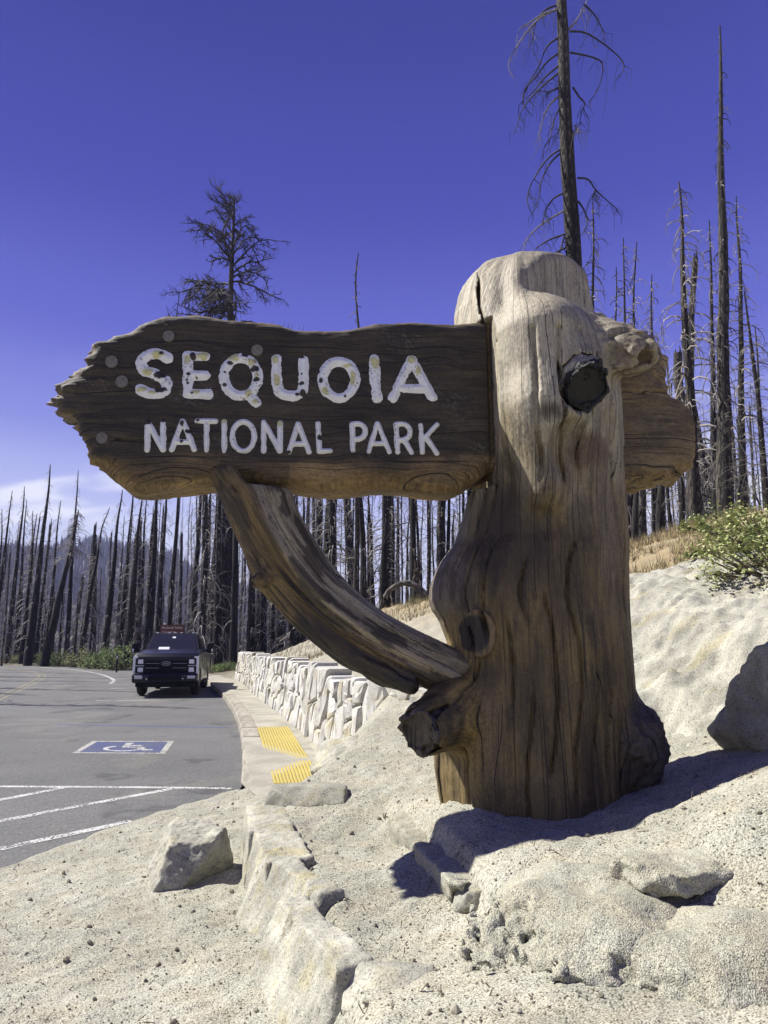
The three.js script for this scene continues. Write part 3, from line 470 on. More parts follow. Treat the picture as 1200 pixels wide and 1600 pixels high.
// ---- trunk
{
  const L = [[405, 792], [411, 765], [420, 748], [430, 736], [445, 726], [460, 720], [490, 714], [520, 716], [600, 724], [700, 732], [770, 735], [800, 728], [850, 712], [880, 690], [900, 680], [920, 673], [940, 671], [955, 676], [970, 686], [1000, 697], [1040, 702], [1080, 700], [1120, 690], [1160, 680], [1200, 681], [1240, 688], [1280, 693], [1330, 698]];
  const Rr = [[405, 880], [411, 896], [420, 907], [430, 914], [460, 926], [490, 938], [520, 948], [560, 960], [600, 964], [650, 967], [700, 970], [760, 972], [800, 975], [850, 977], [900, 978], [950, 980], [1000, 983], [1050, 987], [1100, 991], [1150, 992], [1200, 990], [1230, 988], [1330, 990]];
  const toT = (rows) => table(rows.map(([py, px]) => { const p = P(px, py, TD); return [p.y, p.x]; }).sort((a, b) => a[0] - b[0]));
  const lx = toT(L), rx = toT(Rr), YT = P(840, 402, TD).y, Y0 = .25;
  const zoff = table([[.3, 0], [1.6, -.03], [2.25, -.08], [2.55, -.05], [2.85, .02], [3.15, .07], [3.45, .03], [3.8, -.09], [4.1, -.20], [4.5, -.30]]);
  const at = (px, py, d) => P(px, py, d);
  const slotX = P(779, 640, 4.40).x, slotT = boardUV(770, 508)[1] + .03, slotB = boardUV(760, 748)[1] - .05, slotZ = B0.z - BTH - .12;
  const K = { stubA: at(872, 562, 4.62), stubB: at(920, 606, 4.13), sideA: at(915, 535, 4.62), sideB: at(990, 553, 4.36), burl: at(990, 1165, 4.66), leftA: at(728, 1105, 4.60), leftB: at(652, 1146, 4.26), knot: at(743, 990, 4.36), lobeA: at(846, 545, 4.48), lobeM: at(850, 645, 4.34), lobeB: at(852, 765, 4.29), nose: at(882, 668, 4.26), hol: at(906, 700, 4.20) };
  const cutC = at(836, 440, 4.60), cutY0 = at(836, 450, 4.40).y, cutS = (at(962, 525, 4.5).y - cutY0) / (at(962, 525, 4.5).x - cutC.x);
  const sdf = (x, y, z) => {
    const zo = zoff(y), far = (TD - zo) / TD, yy = EYE + (y - EYE) / far, a = lx(yy) * far, b = rx(yy) * far, wx = (b - a) / 2, cx = (a + b) / 2, wz = Math.min(.60, wx * .98) * (yy > 3.9 ? Math.min(1, wx / .52) : 1), dz = z + TD - zo + .02, th = Math.atan2(dz, x - cx);
    let d = (Math.hypot((x - cx) / wx, dz / wz) - 1) * Math.min(wx, wz);
    d -= .020 * n3(Math.cos(th) * 2.2, y * .5, Math.sin(th) * 2.2) + .004 * n3(Math.cos(th) * 7, y * .6, Math.sin(th) * 7);
    d = smax(d, yy - YT + .10 * (x - cx) * (x - cx), .22);
    if (y < 1.2) d -= .05 * sstep(1.2, .5, y) * (.5 + .5 * Math.sin(th * 5 + 1)) * .6;
    { const yb = cutY0 + (x - cutC.x) * cutS + .02 * n3(x * 6, 1, z * 6), pl = (x - cutC.x) * .62 + (z - cutC.z) * .78; if (y > yb - .3) d = smax(d, -smax(-pl, yb - y, .07), .05); }                                        // hollow right of the brow
    // swelling brow, collar and lobe under the upper stub
    d = smin(d, capsule(x, y, z, K.lobeA, K.lobeM, .33, .20), .14); d = smin(d, capsule(x, y, z, K.lobeM, K.lobeB, .21, .09), .17);
    d = smin(d, capsule(x, y, z, K.stubA, K.stubA.clone().lerp(K.stubB, .50), .25, .19), .13);
    d = smin(d, capsule(x, y, z, K.sideA, K.sideB, .20, .14) + .022 * n3(x * 5, y * 9, z * 7) + .007 * n3(x * 8, y * 34, z * 20), .10);
    d = smin(d, ellip(x, y, z, K.nose, .13, .07, .10), .09);
    d = smax(d, -ellip(x, y, z, K.hol, .19, .20, .14), .07);
    const hs = V(K.sideB.x + .03, K.sideB.y - .05, K.sideB.z + .05); d = smax(d, -ellip(x, y, z, hs, .07, .05, .09), .03);
    // socket round the stub
    { const ax = K.stubB.x - K.stubA.x, ay = K.stubB.y - K.stubA.y, az = K.stubB.z - K.stubA.z, l2 = ax * ax + ay * ay + az * az, t = ((x - K.stubA.x) * ax + (y - K.stubA.y) * ay + (z - K.stubA.z) * az) / l2, r = Math.hypot(x - K.stubA.x - ax * t, y - K.stubA.y - ay * t, z - K.stubA.z - az * t); if (t > .2) d = smax(d, -(r - .163 - .012 * n3(x * 14, y * 14, z * 14)), .015); }
    // right burl, left sawn limb, left knot
    const q = n3(x * 5, y * 5, z * 5);
    d = smin(d, ellip(x, y, z, K.burl, .20, .26, .24) + .025 * q + .012 * n3(x * 16, y * 16, z * 16), .09);
    d = smin(d, capsule(x, y, z, K.leftA, K.leftA.clone().lerp(K.leftB, .75), .24, .165) + .012 * q, .10);
    { const r = Math.hypot((x - K.knot.x) / .088, (y - K.knot.y) / .115); d = smin(d, Math.max(ellip(x, y, z, K.knot, .125, .16, .12), 0) , .05); d = smax(d, -ellip(x, y, z, V(K.knot.x, K.knot.y, K.knot.z + .10), .088, .115, .10), .02); }
    { const ax = K.leftB.x - K.leftA.x, ay = K.leftB.y - K.leftA.y, az = K.leftB.z - K.leftA.z, l2 = ax * ax + ay * ay + az * az, t = ((x - K.leftA.x) * ax + (y - K.leftA.y) * ay + (z - K.leftA.z) * az) / l2, r = Math.hypot(x - K.leftA.x - ax * t, y - K.leftA.y - ay * t, z - K.leftA.z - az * t); if (t > .55) d = smax(d, -(r - .135), .012); }
    // slot that takes the board, and the split that runs from it over the head
    const slot = Math.max(x - slotX, slotZ - z, y - slotT, slotB - y); d = Math.max(d, -slot);
    if (y > slotT - .1) { const xs = slotX - .055 + .012 * Math.sin(y * 9), w = .009 + .006 * n3(1, y * 5, 2); d = Math.max(d, -Math.max(Math.abs(x - xs) - w, -d - .10, -(z + TD + .1))); }
    // deep drying checks
    if (y < 3.6) { let k = 0; for (let i = 0; i < 13; i++) { const ti = .35 + i * .21 + .03 * Math.sin(i * 7.3), wob = ti + .018 * n3(i * 3, y * 1.6, 1) + .008 * n3(i * 3, y * 6, 4), e = Math.abs(th - wob) * wx, on = n3(i * 5.1, y * .75, 7) + .25; if (on > 0) k = Math.max(k, sstep(.017, .003, e) * sstep(0, .25, on)); } d += .030 * k; }
    return d;
  };
  const uv = (x, y, z) => { const th = Math.atan2(z + TD, x - BASE.x); return [th * .56 / .8 + .012 * n3(x, y * .5, z), (y + .02 * n3(x * 1.4, y, z * 1.4)) / 1.6]; };
  const color = (x, y, z) => {
    const q = fbm(x * 2.2, y * 1.1, z * 2.2, 4), s = fbm(x * 11, y * 2.2, z * 11, 4), f = fbm(x * 34, y * 12, z * 34, 3);
    const silver = [.49, .43, .30], brown = [.245, .172, .060], dark = [.075, .050, .019], tan = [.40, .28, .08];
    let c = mix3(brown, silver, sstep(2.35, 3.15, y + .5 * q + .35 * sstep(.75, .5, x)));
    c = mix3(c, [.22, .19, .15], sstep(.62, .45, x) * sstep(1.4, 2.0, y) * sstep(2.9, 2.3, y) * .8);
    c = mix3(c, dark, clamp(sstep(-.15, .55, s * .8 + .8 * q) * sstep(3.0, 2.3, y) * .8));
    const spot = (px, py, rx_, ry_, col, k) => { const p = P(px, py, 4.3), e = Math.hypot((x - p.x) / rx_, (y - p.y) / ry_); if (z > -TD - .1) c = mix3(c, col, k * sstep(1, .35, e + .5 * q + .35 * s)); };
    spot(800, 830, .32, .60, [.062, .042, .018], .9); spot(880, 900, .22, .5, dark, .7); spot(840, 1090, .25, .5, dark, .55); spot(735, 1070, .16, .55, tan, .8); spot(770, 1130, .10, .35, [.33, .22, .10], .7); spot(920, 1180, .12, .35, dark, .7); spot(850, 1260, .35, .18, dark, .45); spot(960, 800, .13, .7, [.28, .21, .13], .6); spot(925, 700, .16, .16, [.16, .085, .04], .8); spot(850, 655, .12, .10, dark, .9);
    const hs = Math.hypot(x - K.sideB.x, y - K.sideB.y, z - K.sideB.z); c = mix3(c, [.24, .18, .11], sstep(.26, .12, hs) * .7);
    const kd = Math.hypot((x - K.knot.x) / .088, (y - K.knot.y) / .115); if (z > -4.6) { c = mix3(c, [.055, .042, .028], sstep(1.05, .9, kd)); c = mix3(c, [.26, .18, .10], sstep(1.7, 1.2, kd) * sstep(.95, 1.1, kd) * .6); }
    const bd = ellip(x, y, z, K.burl, .2, .26, .24); c = mix3(c, [.115, .09, .062], sstep(.10, 0, bd));
    const t = .95 + .3 * f + .15 * s; return [c[0] * t, c[1] * t, c[2] * t];
  };
  const g = nets(sdf, [BASE.x - .95, Y0, -TD - .75], [BASE.x + .98, YT + .12, -TD + .95], .0115, { uv, color, push: (x, y, z) => .0015 * n3(x * 40, y * 3, z * 40) + .0015 * n3(x * 60, y * 20, z * 60) });
  const trunk = part('trunk', g, M.wood, sign);
  // sawn stubs
  const stub = (name, A, B, r, ell, seed, rim, heart, label, hollow) => {
    const ax = B.clone().sub(A), len = ax.length(), u = ax.clone().normalize();
    const f = (x, y, z) => { const qx = x - A.x, qy = y - A.y, qz = z - A.z, t = qx * u.x + qy * u.y + qz * u.z, rr = Math.hypot(qx - u.x * t, (qy - u.y * t) / ell, qz - u.z * t), n = n3(x * 10, y * 10, z * 10 + seed), m = n3(x * 30, y * 30, z * 30); let d = rr - r * (1 + .16 * n3(qx * 4 + seed, qy * 4, qz * 4)) - .016 * n - .007 * m; d = smax(d, t - len - .014 * m - .030 * n - .05 * n3(qx * 5, qy * 5, seed), .022); if (hollow) d = smax(d, -smax(rr - r * .80 - .02 * n, len - hollow - t, .02), .012); return Math.max(d, -t - .05); };
    const cf = (x, y, z) => { const qx = x - A.x, qy = y - A.y, qz = z - A.z, t = qx * u.x + qy * u.y + qz * u.z, rr = Math.hypot(qx - u.x * t, (qy - u.y * t) / ell, qz - u.z * t), n = .5 + .5 * n3(x * 14, y * 14, z * 14); const c = mix3(rim, heart, sstep(len - (hollow || 0) - .045, len - (hollow || 0) - .02, t + .02 * (n - .5))); const k = .7 + .6 * n; return [c[0] * k, c[1] * k, c[2] * k]; };
    const R = r * Math.max(1, ell) + .06, lo = [Math.min(A.x, B.x) - R, Math.min(A.y, B.y) - R, Math.min(A.z, B.z) - R], hi = [Math.max(A.x, B.x) + R, Math.max(A.y, B.y) + R, Math.max(A.z, B.z) + R];
    part(name, nets(f, lo, hi, .0085, { uv: triUV, color: cf }), M.wood, trunk, label);
  };
  stub('limb_stub', K.stubA, K.stubB, .134, 1.2, 3, [.40, .36, .29], [.010, .009, .008], 'cut limb stub with a charred black end', .05);
  stub('limb_stub', K.leftA, K.leftB, .128, 1.0, 8, [.10, .075, .052], [.115, .092, .066], 'sawn limb stub with a cracked end, low on the left', .035);
}
// ---- board
const OUT = [[86, 638], [100, 622], [95, 613], [116, 600], [108, 592], [130, 586], [138, 570], [146, 560], [147, 544], [160, 537], [186, 530], [205, 527], [222, 515], [246, 506], [280, 500], [310, 499], [345, 503], [365, 507], [400, 509], [440, 515], [470, 522], [505, 526], [535, 524], [560, 518], [590, 513], [640, 511], [700, 512], [772, 513], [900, 512], [975, 521], [1000, 523], [1020, 530], [1033, 545], [1040, 565], [1038, 590], [1035, 605], [1045, 625], [1063, 640], [1078, 660], [1083, 690], [1080, 715], [1070, 740], [1050, 755], [1020, 763], [980, 766], [900, 764], [775, 744], [760, 746], [745, 756], [725, 768], [700, 777], [660, 776], [620, 770], [590, 769], [560, 772], [520, 776], [480, 772], [440, 765], [380, 762], [325, 766], [300, 769], [270, 772], [230, 778], [210, 775], [190, 758], [165, 737], [152, 728], [150, 706], [143, 690], [130, 672], [115, 660], [98, 646]];
{
  const poly = OUT.map(([x, y]) => boardUV(x, y, y > 640 ? -.22 : -.12));
  const back = boardUV(772, 600)[0], knotU = boardUV(1022, 690), splitV = boardUV(1000, 612)[1];
  const sdf = (x, y, z) => {
    const [u, v, w] = toBoard(x, y, z), e = sstep(-1.0, -1.45, u);
    let d2 = polySD(poly, u, v) + .010 * n3(u * 3, v * 7, w * 3) + e * (.045 * n3(u * 4, v * 16, w * 9) + .016 * n3(u * 9, v * 40, w * 18)) + .004 * n3(u * 14, v * 30, w * 14);
    const re = sstep(2.0, 2.45, u); d2 += re * (.03 * n3(u * 5, v * 4, w * 5) + .012 * n3(u * 12, v * 14, w * 9));
    const dw = Math.max(w, -w - BTH), low = sstep(2.95, 2.75, v);
    d2 += low * .10 * sstep(-.12, 0, w) * (.5 + .5 * n3(u * 1.3, 1, 3));
    const face = .004 * n3(u * 2, v * 12, 4) + .003 * n3(u * 6, v * 40, 2);
    let d = smax(d2, dw + face + e * .02 * n3(u * 5, v * 14, 7), .035 + .05 * e + .05 * low + .05 * sstep(3.3, 3.5, v) + .09 * re);
    if (w > -.06) { const cr = Math.abs(v - (boardUV(300, 688)[1] - .02 * Math.sin(u * 4) + .03 * n3(u * 1.4, 3, 1))); if (u > -1.05 && u < -.45) d += .018 * sstep(.009, .002, cr); }
    if (u > 1.7) d += .02 * sstep(.009, .002, Math.abs(v - splitV - .012 * n3(u * 3, 1, 2)));
    // trimmed tongue where the board meets the slot
    d = Math.max(d, -Math.max(Math.abs(u - back + .028) - .011, -.03 - w)); 
    return d;
  };
  const color = (x, y, z, nx, ny, nz) => {
    const [u, v, w] = toBoard(x, y, z), q = fbm(u * 1.6, v * 4, w * 3, 4), s = fbm(u * 2.2, v * 26, w * 8, 3), e = sstep(-1.12, -1.5, u + .2 * q), front = sstep(-.05, -.005, w);
    let c = mix3([.046, .036, .021], [.080, .061, .035], clamp(.5 + 1.2 * q + .25 * s));
    if (u > 1.75) c = mix3([.17, .12, .058], [.25, .18, .09], clamp(.5 + 1.2 * q + .25 * s));
    const raw = mix3([.40, .27, .115], [.25, .16, .062], clamp(.5 + s + q));
    c = mix3(c, raw, 1 - front);
    c = mix3(c, raw, sstep(2.86, 2.76, v + .06 * q + .03 * Math.sin(u * 3.1)) * .85 * (u > .1 || u < -1.2 ? 1 : .55));
    c = mix3(c, mix3([.30, .27, .22], [.16, .12, .08], clamp(.5 + s)), e * (1 - front * .8));
    c = mix3(c, [.40, .36, .30], sstep(-.02, -.10, w) * sstep(3.4, 3.6, v) * .8);
    const grit = n3(u * 60, v * 60, w * 60), g = sstep(.3, .6, n3(u * 1.4 + 3, v * 2.5, 5)) * (grit > .35 ? 1 : 0); c = mix3(c, [.16, .14, .11], g * .6);
    const hk = Math.hypot((u - knotU[0]) / .10, (v - knotU[1]) / .075), hr = sstep(1, .8, hk) * (.5 + .5 * Math.sin(hk * 22 + 3 * n3(u * 9, v * 9, 2))); c = mix3(c, [.10, .075, .045], hr * .7);
    const t = .95 + .28 * s + .35 * fbm(u * 20, v * 30, w * 20, 3); return [c[0] * t, c[1] * t, c[2] * t];
  };
  const lo = fromBoard(-1.95, 2.3, -BTH - .05), hi = fromBoard(2.75, 3.95, .05);
  const g = nets(sdf, [lo[0] - .1, 2.25, hi[2] - .55], [hi[0] + .1, 3.95, lo[2] + .55], .0125, { uv: (x, y, z) => { const [u, v, w] = toBoard(x, y, z); return [(v - w * .8 + .02 * n3(u * 2, v * 2, w * 2)) / .8 + .3, (u + .03 * n3(u, v, 3)) / 1.6 + .37]; }, color, push: (x, y, z) => { const [u, v] = toBoard(x, y, z); return .0018 * n3(u * 3, v * 45, z * 9); } });
  const board = part('sign_board', g, M.board, sign);
  // letters: rounded painted strokes, drawn as polylines over two close views of the photograph
  const z2 = ([x, y]) => [190 + x * .21667, 520 + y * .21667], z3 = ([x, y]) => [440 + x * .225, 520 + y * .225];
  const oval = (cx, cy, a, b) => Array.from({ length: 25 }, (_, i) => [cx + a * Math.cos(i / 24 * 2 * Math.PI), cy + b * Math.sin(i / 24 * 2 * Math.PI)]);
  const bend = (pts, n = 18) => new THREE.CatmullRomCurve3(pts.map((p) => V(p[0], p[1], 0))).getPoints(n).map((p) => [p.x, p.y]);
  const LET = [
    ['S', z2, 8.6, [bend([[330, 182], [275, 152], [195, 160], [142, 212], [165, 272], [235, 298], [308, 338], [332, 390], [285, 432], [205, 436], [136, 408]], 26)]],
    ['E', z2, 8.0, [[[478, 162], [478, 438]], [[478, 165], [602, 175]], [[478, 305], [604, 305]], [[478, 438], [626, 440]]]],
    ['Q', z2, 8.0, [oval(860, 318, 122, 137), [[925, 455], [970, 508]]]],
    ['U', z2, 8.0, [[[1117, 190], [1119, 360], ...bend([[1119, 360], [1140, 425], [1200, 452], [1262, 452], [1300, 425], [1312, 360]], 14), [1312, 200]]]],
    ['O', z3, 8.0, [oval(398, 325, 114, 126)]], ['I', z3, 8.4, [[[645, 188], [648, 320], [662, 450]]]],
    ['A', z3, 7.6, [[[900, 188], [772, 452]], [[905, 188], [1048, 452]], [[830, 388], [985, 388]]]],
    ['N', z2, 4.9, [[[187, 640], [185, 842]], [[190, 645], [298, 842]], [[299, 632], [298, 842]]]],
    ['A', z2, 4.7, [[[438, 636], [362, 842]], [[442, 636], [525, 842]], [[402, 788], [488, 788]]]],
    ['T', z2, 4.6, [[[545, 635], [678, 637]], [[613, 640], [613, 845]]]], ['I', z2, 4.6, [[[740, 640], [740, 850]]]], ['O', z2, 4.8, [oval(878, 747, 79, 107)]],
    ['N', z2, 4.7, [[[1025, 645], [1025, 852]], [[1028, 648], [1140, 850]], [[1143, 650], [1142, 850]]]],
    ['A', z3, 4.5, [[[113, 632], [52, 825]], [[116, 632], [190, 825]], [[80, 772], [155, 772]]]], ['L', z3, 4.5, [[[253, 630], [262, 822], [338, 820]]]],
    ['P', z3, 4.5, [[[490, 635], [496, 820]], bend([[490, 633], [548, 633], [580, 668], [574, 712], [540, 738], [495, 738]], 14)]],
    ['A', z3, 4.4, [[[664, 630], [606, 825]], [[667, 630], [748, 825]], [[630, 770], [708, 770]]]],
    ['R', z3, 4.6, [[[795, 637], [806, 825]], bend([[795, 635], [852, 635], [890, 668], [888, 712], [850, 742], [803, 744]], 14), [[850, 744], [902, 830]]]],
    ['K', z3, 4.5, [[[966, 642], [978, 828]], [[1080, 637], [984, 738]], [[1002, 722], [1078, 836]]]],
  ];
  const spots = (fn, rows) => rows.map(([x, y, a, b = a]) => { const [u, v] = boardUV(...fn([x, y])), k = fn === z2 ? .21667 : .225; return [u, v, a * k * .00432, b * k * .00432]; });
  const DARK = [...spots(z2, [[290, 150, 14], [280, 305, 44, 28], [285, 415, 50, 20], [517, 172, 24, 30], [485, 303, 13], [474, 343, 9], [481, 367, 11], [543, 328, 9], [510, 438, 11], [785, 222, 22, 15], [890, 162, 24, 17], [960, 265, 34, 22], [975, 340, 22, 18], [745, 380, 17, 13], [748, 287, 9], [185, 640, 27, 28], [298, 630, 24, 22], [438, 655, 15, 20], [553, 633, 13, 11], [435, 785, 12], [480, 715, 22, 14]]), ...spots(z3, [[140, 170, 18, 12], [140, 355, 16, 14], [148, 420, 22, 28], [108, 430, 16, 14], [140, 290, 8], [272, 335, 15, 20], [255, 270, 12, 12], [440, 445, 9], [265, 730, 20, 18], [48, 830, 20, 12]])];
  const BUFF = [...spots(z2, [[265, 160, 45, 30], [190, 290, 45, 30], [150, 410, 38, 22], [230, 435, 40, 16], [475, 190, 25, 35], [585, 165, 42, 36], [540, 430, 42, 18], [800, 175, 58, 30], [940, 215, 36, 24], [975, 310, 20, 20], [915, 445, 32, 30], [965, 500, 20, 20], [1110, 200, 22, 36], [1120, 345, 26, 46], [740, 640, 14, 22], [1143, 655, 16, 30]]), ...spots(z3, [[645, 205, 34, 52], [900, 190, 30, 36], [950, 265, 18, 38], [460, 232, 36, 14], [495, 320, 20, 46], [305, 410, 26, 26]])];
  for (const [, fn, rad, strokes] of LET) {
    const st = strokes.map((s) => s.map((p) => boardUV(...fn(p)))), r = rad * .00428 * (rad > 6 ? 1.14 : 1.05); let u0 = 9, u1 = -9, v0 = 9, v1 = -9; for (const s of st) for (const [u, v] of s) { u0 = Math.min(u0, u); u1 = Math.max(u1, u); v0 = Math.min(v0, v); v1 = Math.max(v1, v); }
    const f2 = (u, v) => { let d = 9; for (const s of st) for (let i = 0; i + 1 < s.length; i++) { const bx = s[i + 1][0] - s[i][0], by = s[i + 1][1] - s[i][1], t = clamp(((u - s[i][0]) * bx + (v - s[i][1]) * by) / (bx * bx + by * by + 1e-9)); d = Math.min(d, Math.hypot(u - s[i][0] - bx * t, v - s[i][1] - by * t)); } return d - r * (1 + .05 * n3(u * 12, v * 12, 3)); };
    // in board axes: x = u, y = v, z = w ; a low cushion standing a little proud of the face
    const pit = (u, v) => { let k = 0; for (const [a, b, p, q] of DARK) k = Math.max(k, sstep(1.15, .8, Math.hypot((u - a) / p, (v - b) / q) + .22 * n3(u * 26, v * 26, 1))); return k; };
    const sdf3 = (u, v, w) => { const d = f2(u, v), k = pit(u, v); return smax(d, w - .020 + .020 * sstep(-r, 0, d) + .004 * k + .0015 * n3(u * 40, v * 40, 4), .006); };
    const cf = (u, v) => { const k = pit(u, v); let b = 0; for (const [a, c, p, q] of BUFF) b = Math.max(b, sstep(1.1, .75, Math.hypot((u - a) / p, (v - c) / q) + .35 * n3(u * 22, v * 22, 6))); const n = fbm(u * 14, v * 22, 2, 3), fl = sstep(.56, .66, n3(u * 45, v * 45, 8)) * sstep(0, .35, n3(u * 4, v * 4, 2)); let c = [.70 + .10 * n, .70 + .10 * n, .68 + .10 * n]; c = mix3(c, [.48, .45, .19], b * .9); c = mix3(c, [.10, .08, .06], Math.max(k, fl * .8)); return k > .4 ? mix3(c, [.018, .014, .010], .9) : c; };
    const g2 = nets(sdf3, [u0 - r - .02, v0 - r - .02, -.03], [u1 + r + .02, v1 + r + .02, .035], .0052, { uv: (u, v) => [u * 1.5, v * 1.5], color: cf });
    const p = g2.attributes.position; for (let i = 0; i < p.count; i++) p.setXYZ(i, ...fromBoard(p.getX(i), p.getY(i), p.getZ(i))); g2.computeVertexNormals();
    part('letter', g2, M.paint, board);
  }
  const pm = std({ color: new THREE.Color(.22, .205, .185), map: T_gran, roughness: .85 });
  for (const [x, y, r] of [[264, 526, 9], [402, 548, 9], [175, 566, 9.5], [191, 597, 9.5], [160, 685, 8.5]]) { const g2 = new THREE.CylinderGeometry(r * .0043, r * .0045, .05, 20); g2.rotateX(Math.PI / 2); g2.rotateY(.05); const [u, v] = boardUV(x, y); g2.translate(...fromBoard(u, v, -.012)); part('plug', g2, pm, board); }
}
// ---- leaning brace log
{
  const C = [[372, 728, 4.60], [398, 765, 4.58], [432, 835, 4.56], [490, 915, 4.55], [560, 975, 4.55], [635, 1018, 4.56], [705, 1052, 4.62], [740, 1068, 4.70]].map((a) => P(...a)), rad = [.195, .222, .192, .172, .160, .152, .148, .145];
  const R2 = [[378, 800, 4.58], [425, 905, 4.55], [480, 970, 4.53], [545, 1022, 4.50], [602, 1053, 4.48], [640, 1070, 4.46]].map((a) => P(...a)), rad2 = [.10, .10, .085, .08, .072, .058];
  const spur = [P(432, 895, 4.50), P(405, 908, 4.42)];
  const boardBottom = boardUV(400, 757, .10)[1];
  const cc = new THREE.CatmullRomCurve3(C), fine = cc.getPoints(40), fr = fine.map((_, i) => { const t = i / 40 * (rad.length - 1), k = Math.min(Math.floor(t), rad.length - 2); return lerp(rad[k], rad[k + 1], t - k); });
  const along = (x, y, z) => { let best = 1e9, bi = 0; for (let i = 0; i <= 40; i++) { const p = fine[i], d = (x - p.x) ** 2 + (y - p.y) ** 2 + (z - p.z) ** 2; if (d < best) { best = d; bi = i; } } return bi; };
  const LEN = cc.getLength();
  const frame = (x, y, z) => { const i = along(x, y, z), a = fine[Math.max(0, i - 1)], b = fine[Math.min(40, i + 1)], p = fine[i], tx = b.x - a.x, ty = b.y - a.y, l = Math.hypot(tx, ty), ox = -(-ty) / l, oy = -tx / l; const t = clamp(((x - p.x) * tx + (y - p.y) * ty) / (l * l)); return [(i / 40) * LEN + ((x - p.x) * tx + (y - p.y) * ty) / l, -((x - p.x) * ty / l * 1 + (y - p.y) * -tx / l), z - p.z, i]; };   // along, up across, towards the camera
  const sdf = (x, y, z) => {
    const [s, o, zz, i] = frame(x, y, z); let d = 1e9; for (let k = Math.max(0, i - 2); k < Math.min(40, i + 2); k++) d = Math.min(d, capsule(x, y, z, fine[k], fine[k + 1], fr[k], fr[k + 1]));
    const th = Math.atan2(zz, o); d -= .014 * n3(s * .9, Math.cos(th) * 1.6, Math.sin(th) * 1.6) + .004 * n3(s * 1.2, Math.cos(th) * 5, Math.sin(th) * 5);
    const step = sstep(.03, -.03, o - .03 * Math.sin(s * 2.4 + 1) - .02); if (zz > 0) d += .018 * (1 - step) * sstep(.2, .5, s) ;                                                 // the shed outer layer leaves a ledge
    let e = 1e9; for (let k = 0; k + 1 < R2.length; k++) e = Math.min(e, capsule(x, y, z, R2[k], R2[k + 1], rad2[k], rad2[k + 1])); d = smin(d, e + .012 * n3(s * 3, o * 20, zz * 20), .035);
    d = smin(d, capsule(x, y, z, spur[0], spur[1], .06, .045) + .014 * n3(x * 20, y * 20, z * 20), .03);
    const q = n3(s * 5, Math.cos(th) * 3, 2); d += .02 * sstep(1.9, 2.3, s) * sstep(.05, .14, o) * (.5 + q);
    { const k = [-.09, -.045, .02, .075].map((c0, j) => Math.abs(o - c0 - .02 * n3(s * 1.5, j * 4, 2)) + (n3(s * 1.2, j * 7, 5) < -.1 ? 1 : 0)).reduce((a, b) => Math.min(a, b)); if (zz > 0) d += .014 * sstep(.010, .002, k); }
    d = Math.max(d, -(Math.max(boardBottom - y - (x < P(370, 760, 4.5).x ? -.06 : 0), z - (B0.z + .03) - .05) ) > 0 && false ? d : d);
    return smax(d, y - (boardBottom + .13 * sstep(P(395, 740, 4.5).x, P(365, 740, 4.5).x, x)), .03);
  };
  const color = (x, y, z) => {
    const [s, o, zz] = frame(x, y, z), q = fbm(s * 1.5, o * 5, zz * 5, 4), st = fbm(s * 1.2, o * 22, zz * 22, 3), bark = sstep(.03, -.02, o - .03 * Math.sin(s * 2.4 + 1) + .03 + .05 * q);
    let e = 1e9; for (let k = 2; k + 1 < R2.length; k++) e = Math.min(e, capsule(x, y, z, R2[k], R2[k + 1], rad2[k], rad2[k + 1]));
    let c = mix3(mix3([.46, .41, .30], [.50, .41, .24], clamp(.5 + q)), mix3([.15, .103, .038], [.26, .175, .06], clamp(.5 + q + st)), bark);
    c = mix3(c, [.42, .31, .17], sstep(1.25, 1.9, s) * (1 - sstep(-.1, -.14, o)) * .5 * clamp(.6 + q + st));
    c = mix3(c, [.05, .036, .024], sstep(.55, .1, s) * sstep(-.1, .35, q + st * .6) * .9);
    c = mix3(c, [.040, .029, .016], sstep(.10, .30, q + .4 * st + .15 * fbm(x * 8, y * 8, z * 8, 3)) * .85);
    c = mix3(c, [.42, .37, .26], sstep(.06, .13, o) * sstep(1.3, 1.7, s) * sstep(2.4, 2.0, s) * sstep(0, .2, st) * .7);
    c = mix3(c, [.028, .022, .016], sstep(.03, -.005, e) * sstep(-.3, .2, q + .3) * .9);
    const t = .92 + .4 * st; return [c[0] * t, c[1] * t, c[2] * t];
  };
  const xs = [...C, ...R2].map((p) => p.x), ys = [...C, ...R2].map((p) => p.y);
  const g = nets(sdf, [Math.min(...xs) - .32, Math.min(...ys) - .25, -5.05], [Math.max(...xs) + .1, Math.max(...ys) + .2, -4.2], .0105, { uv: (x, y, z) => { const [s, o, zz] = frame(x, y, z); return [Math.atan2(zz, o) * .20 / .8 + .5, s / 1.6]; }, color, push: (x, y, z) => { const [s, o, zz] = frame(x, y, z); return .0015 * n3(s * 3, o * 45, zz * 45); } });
  part('brace_log', g, M.wood, sign);
}

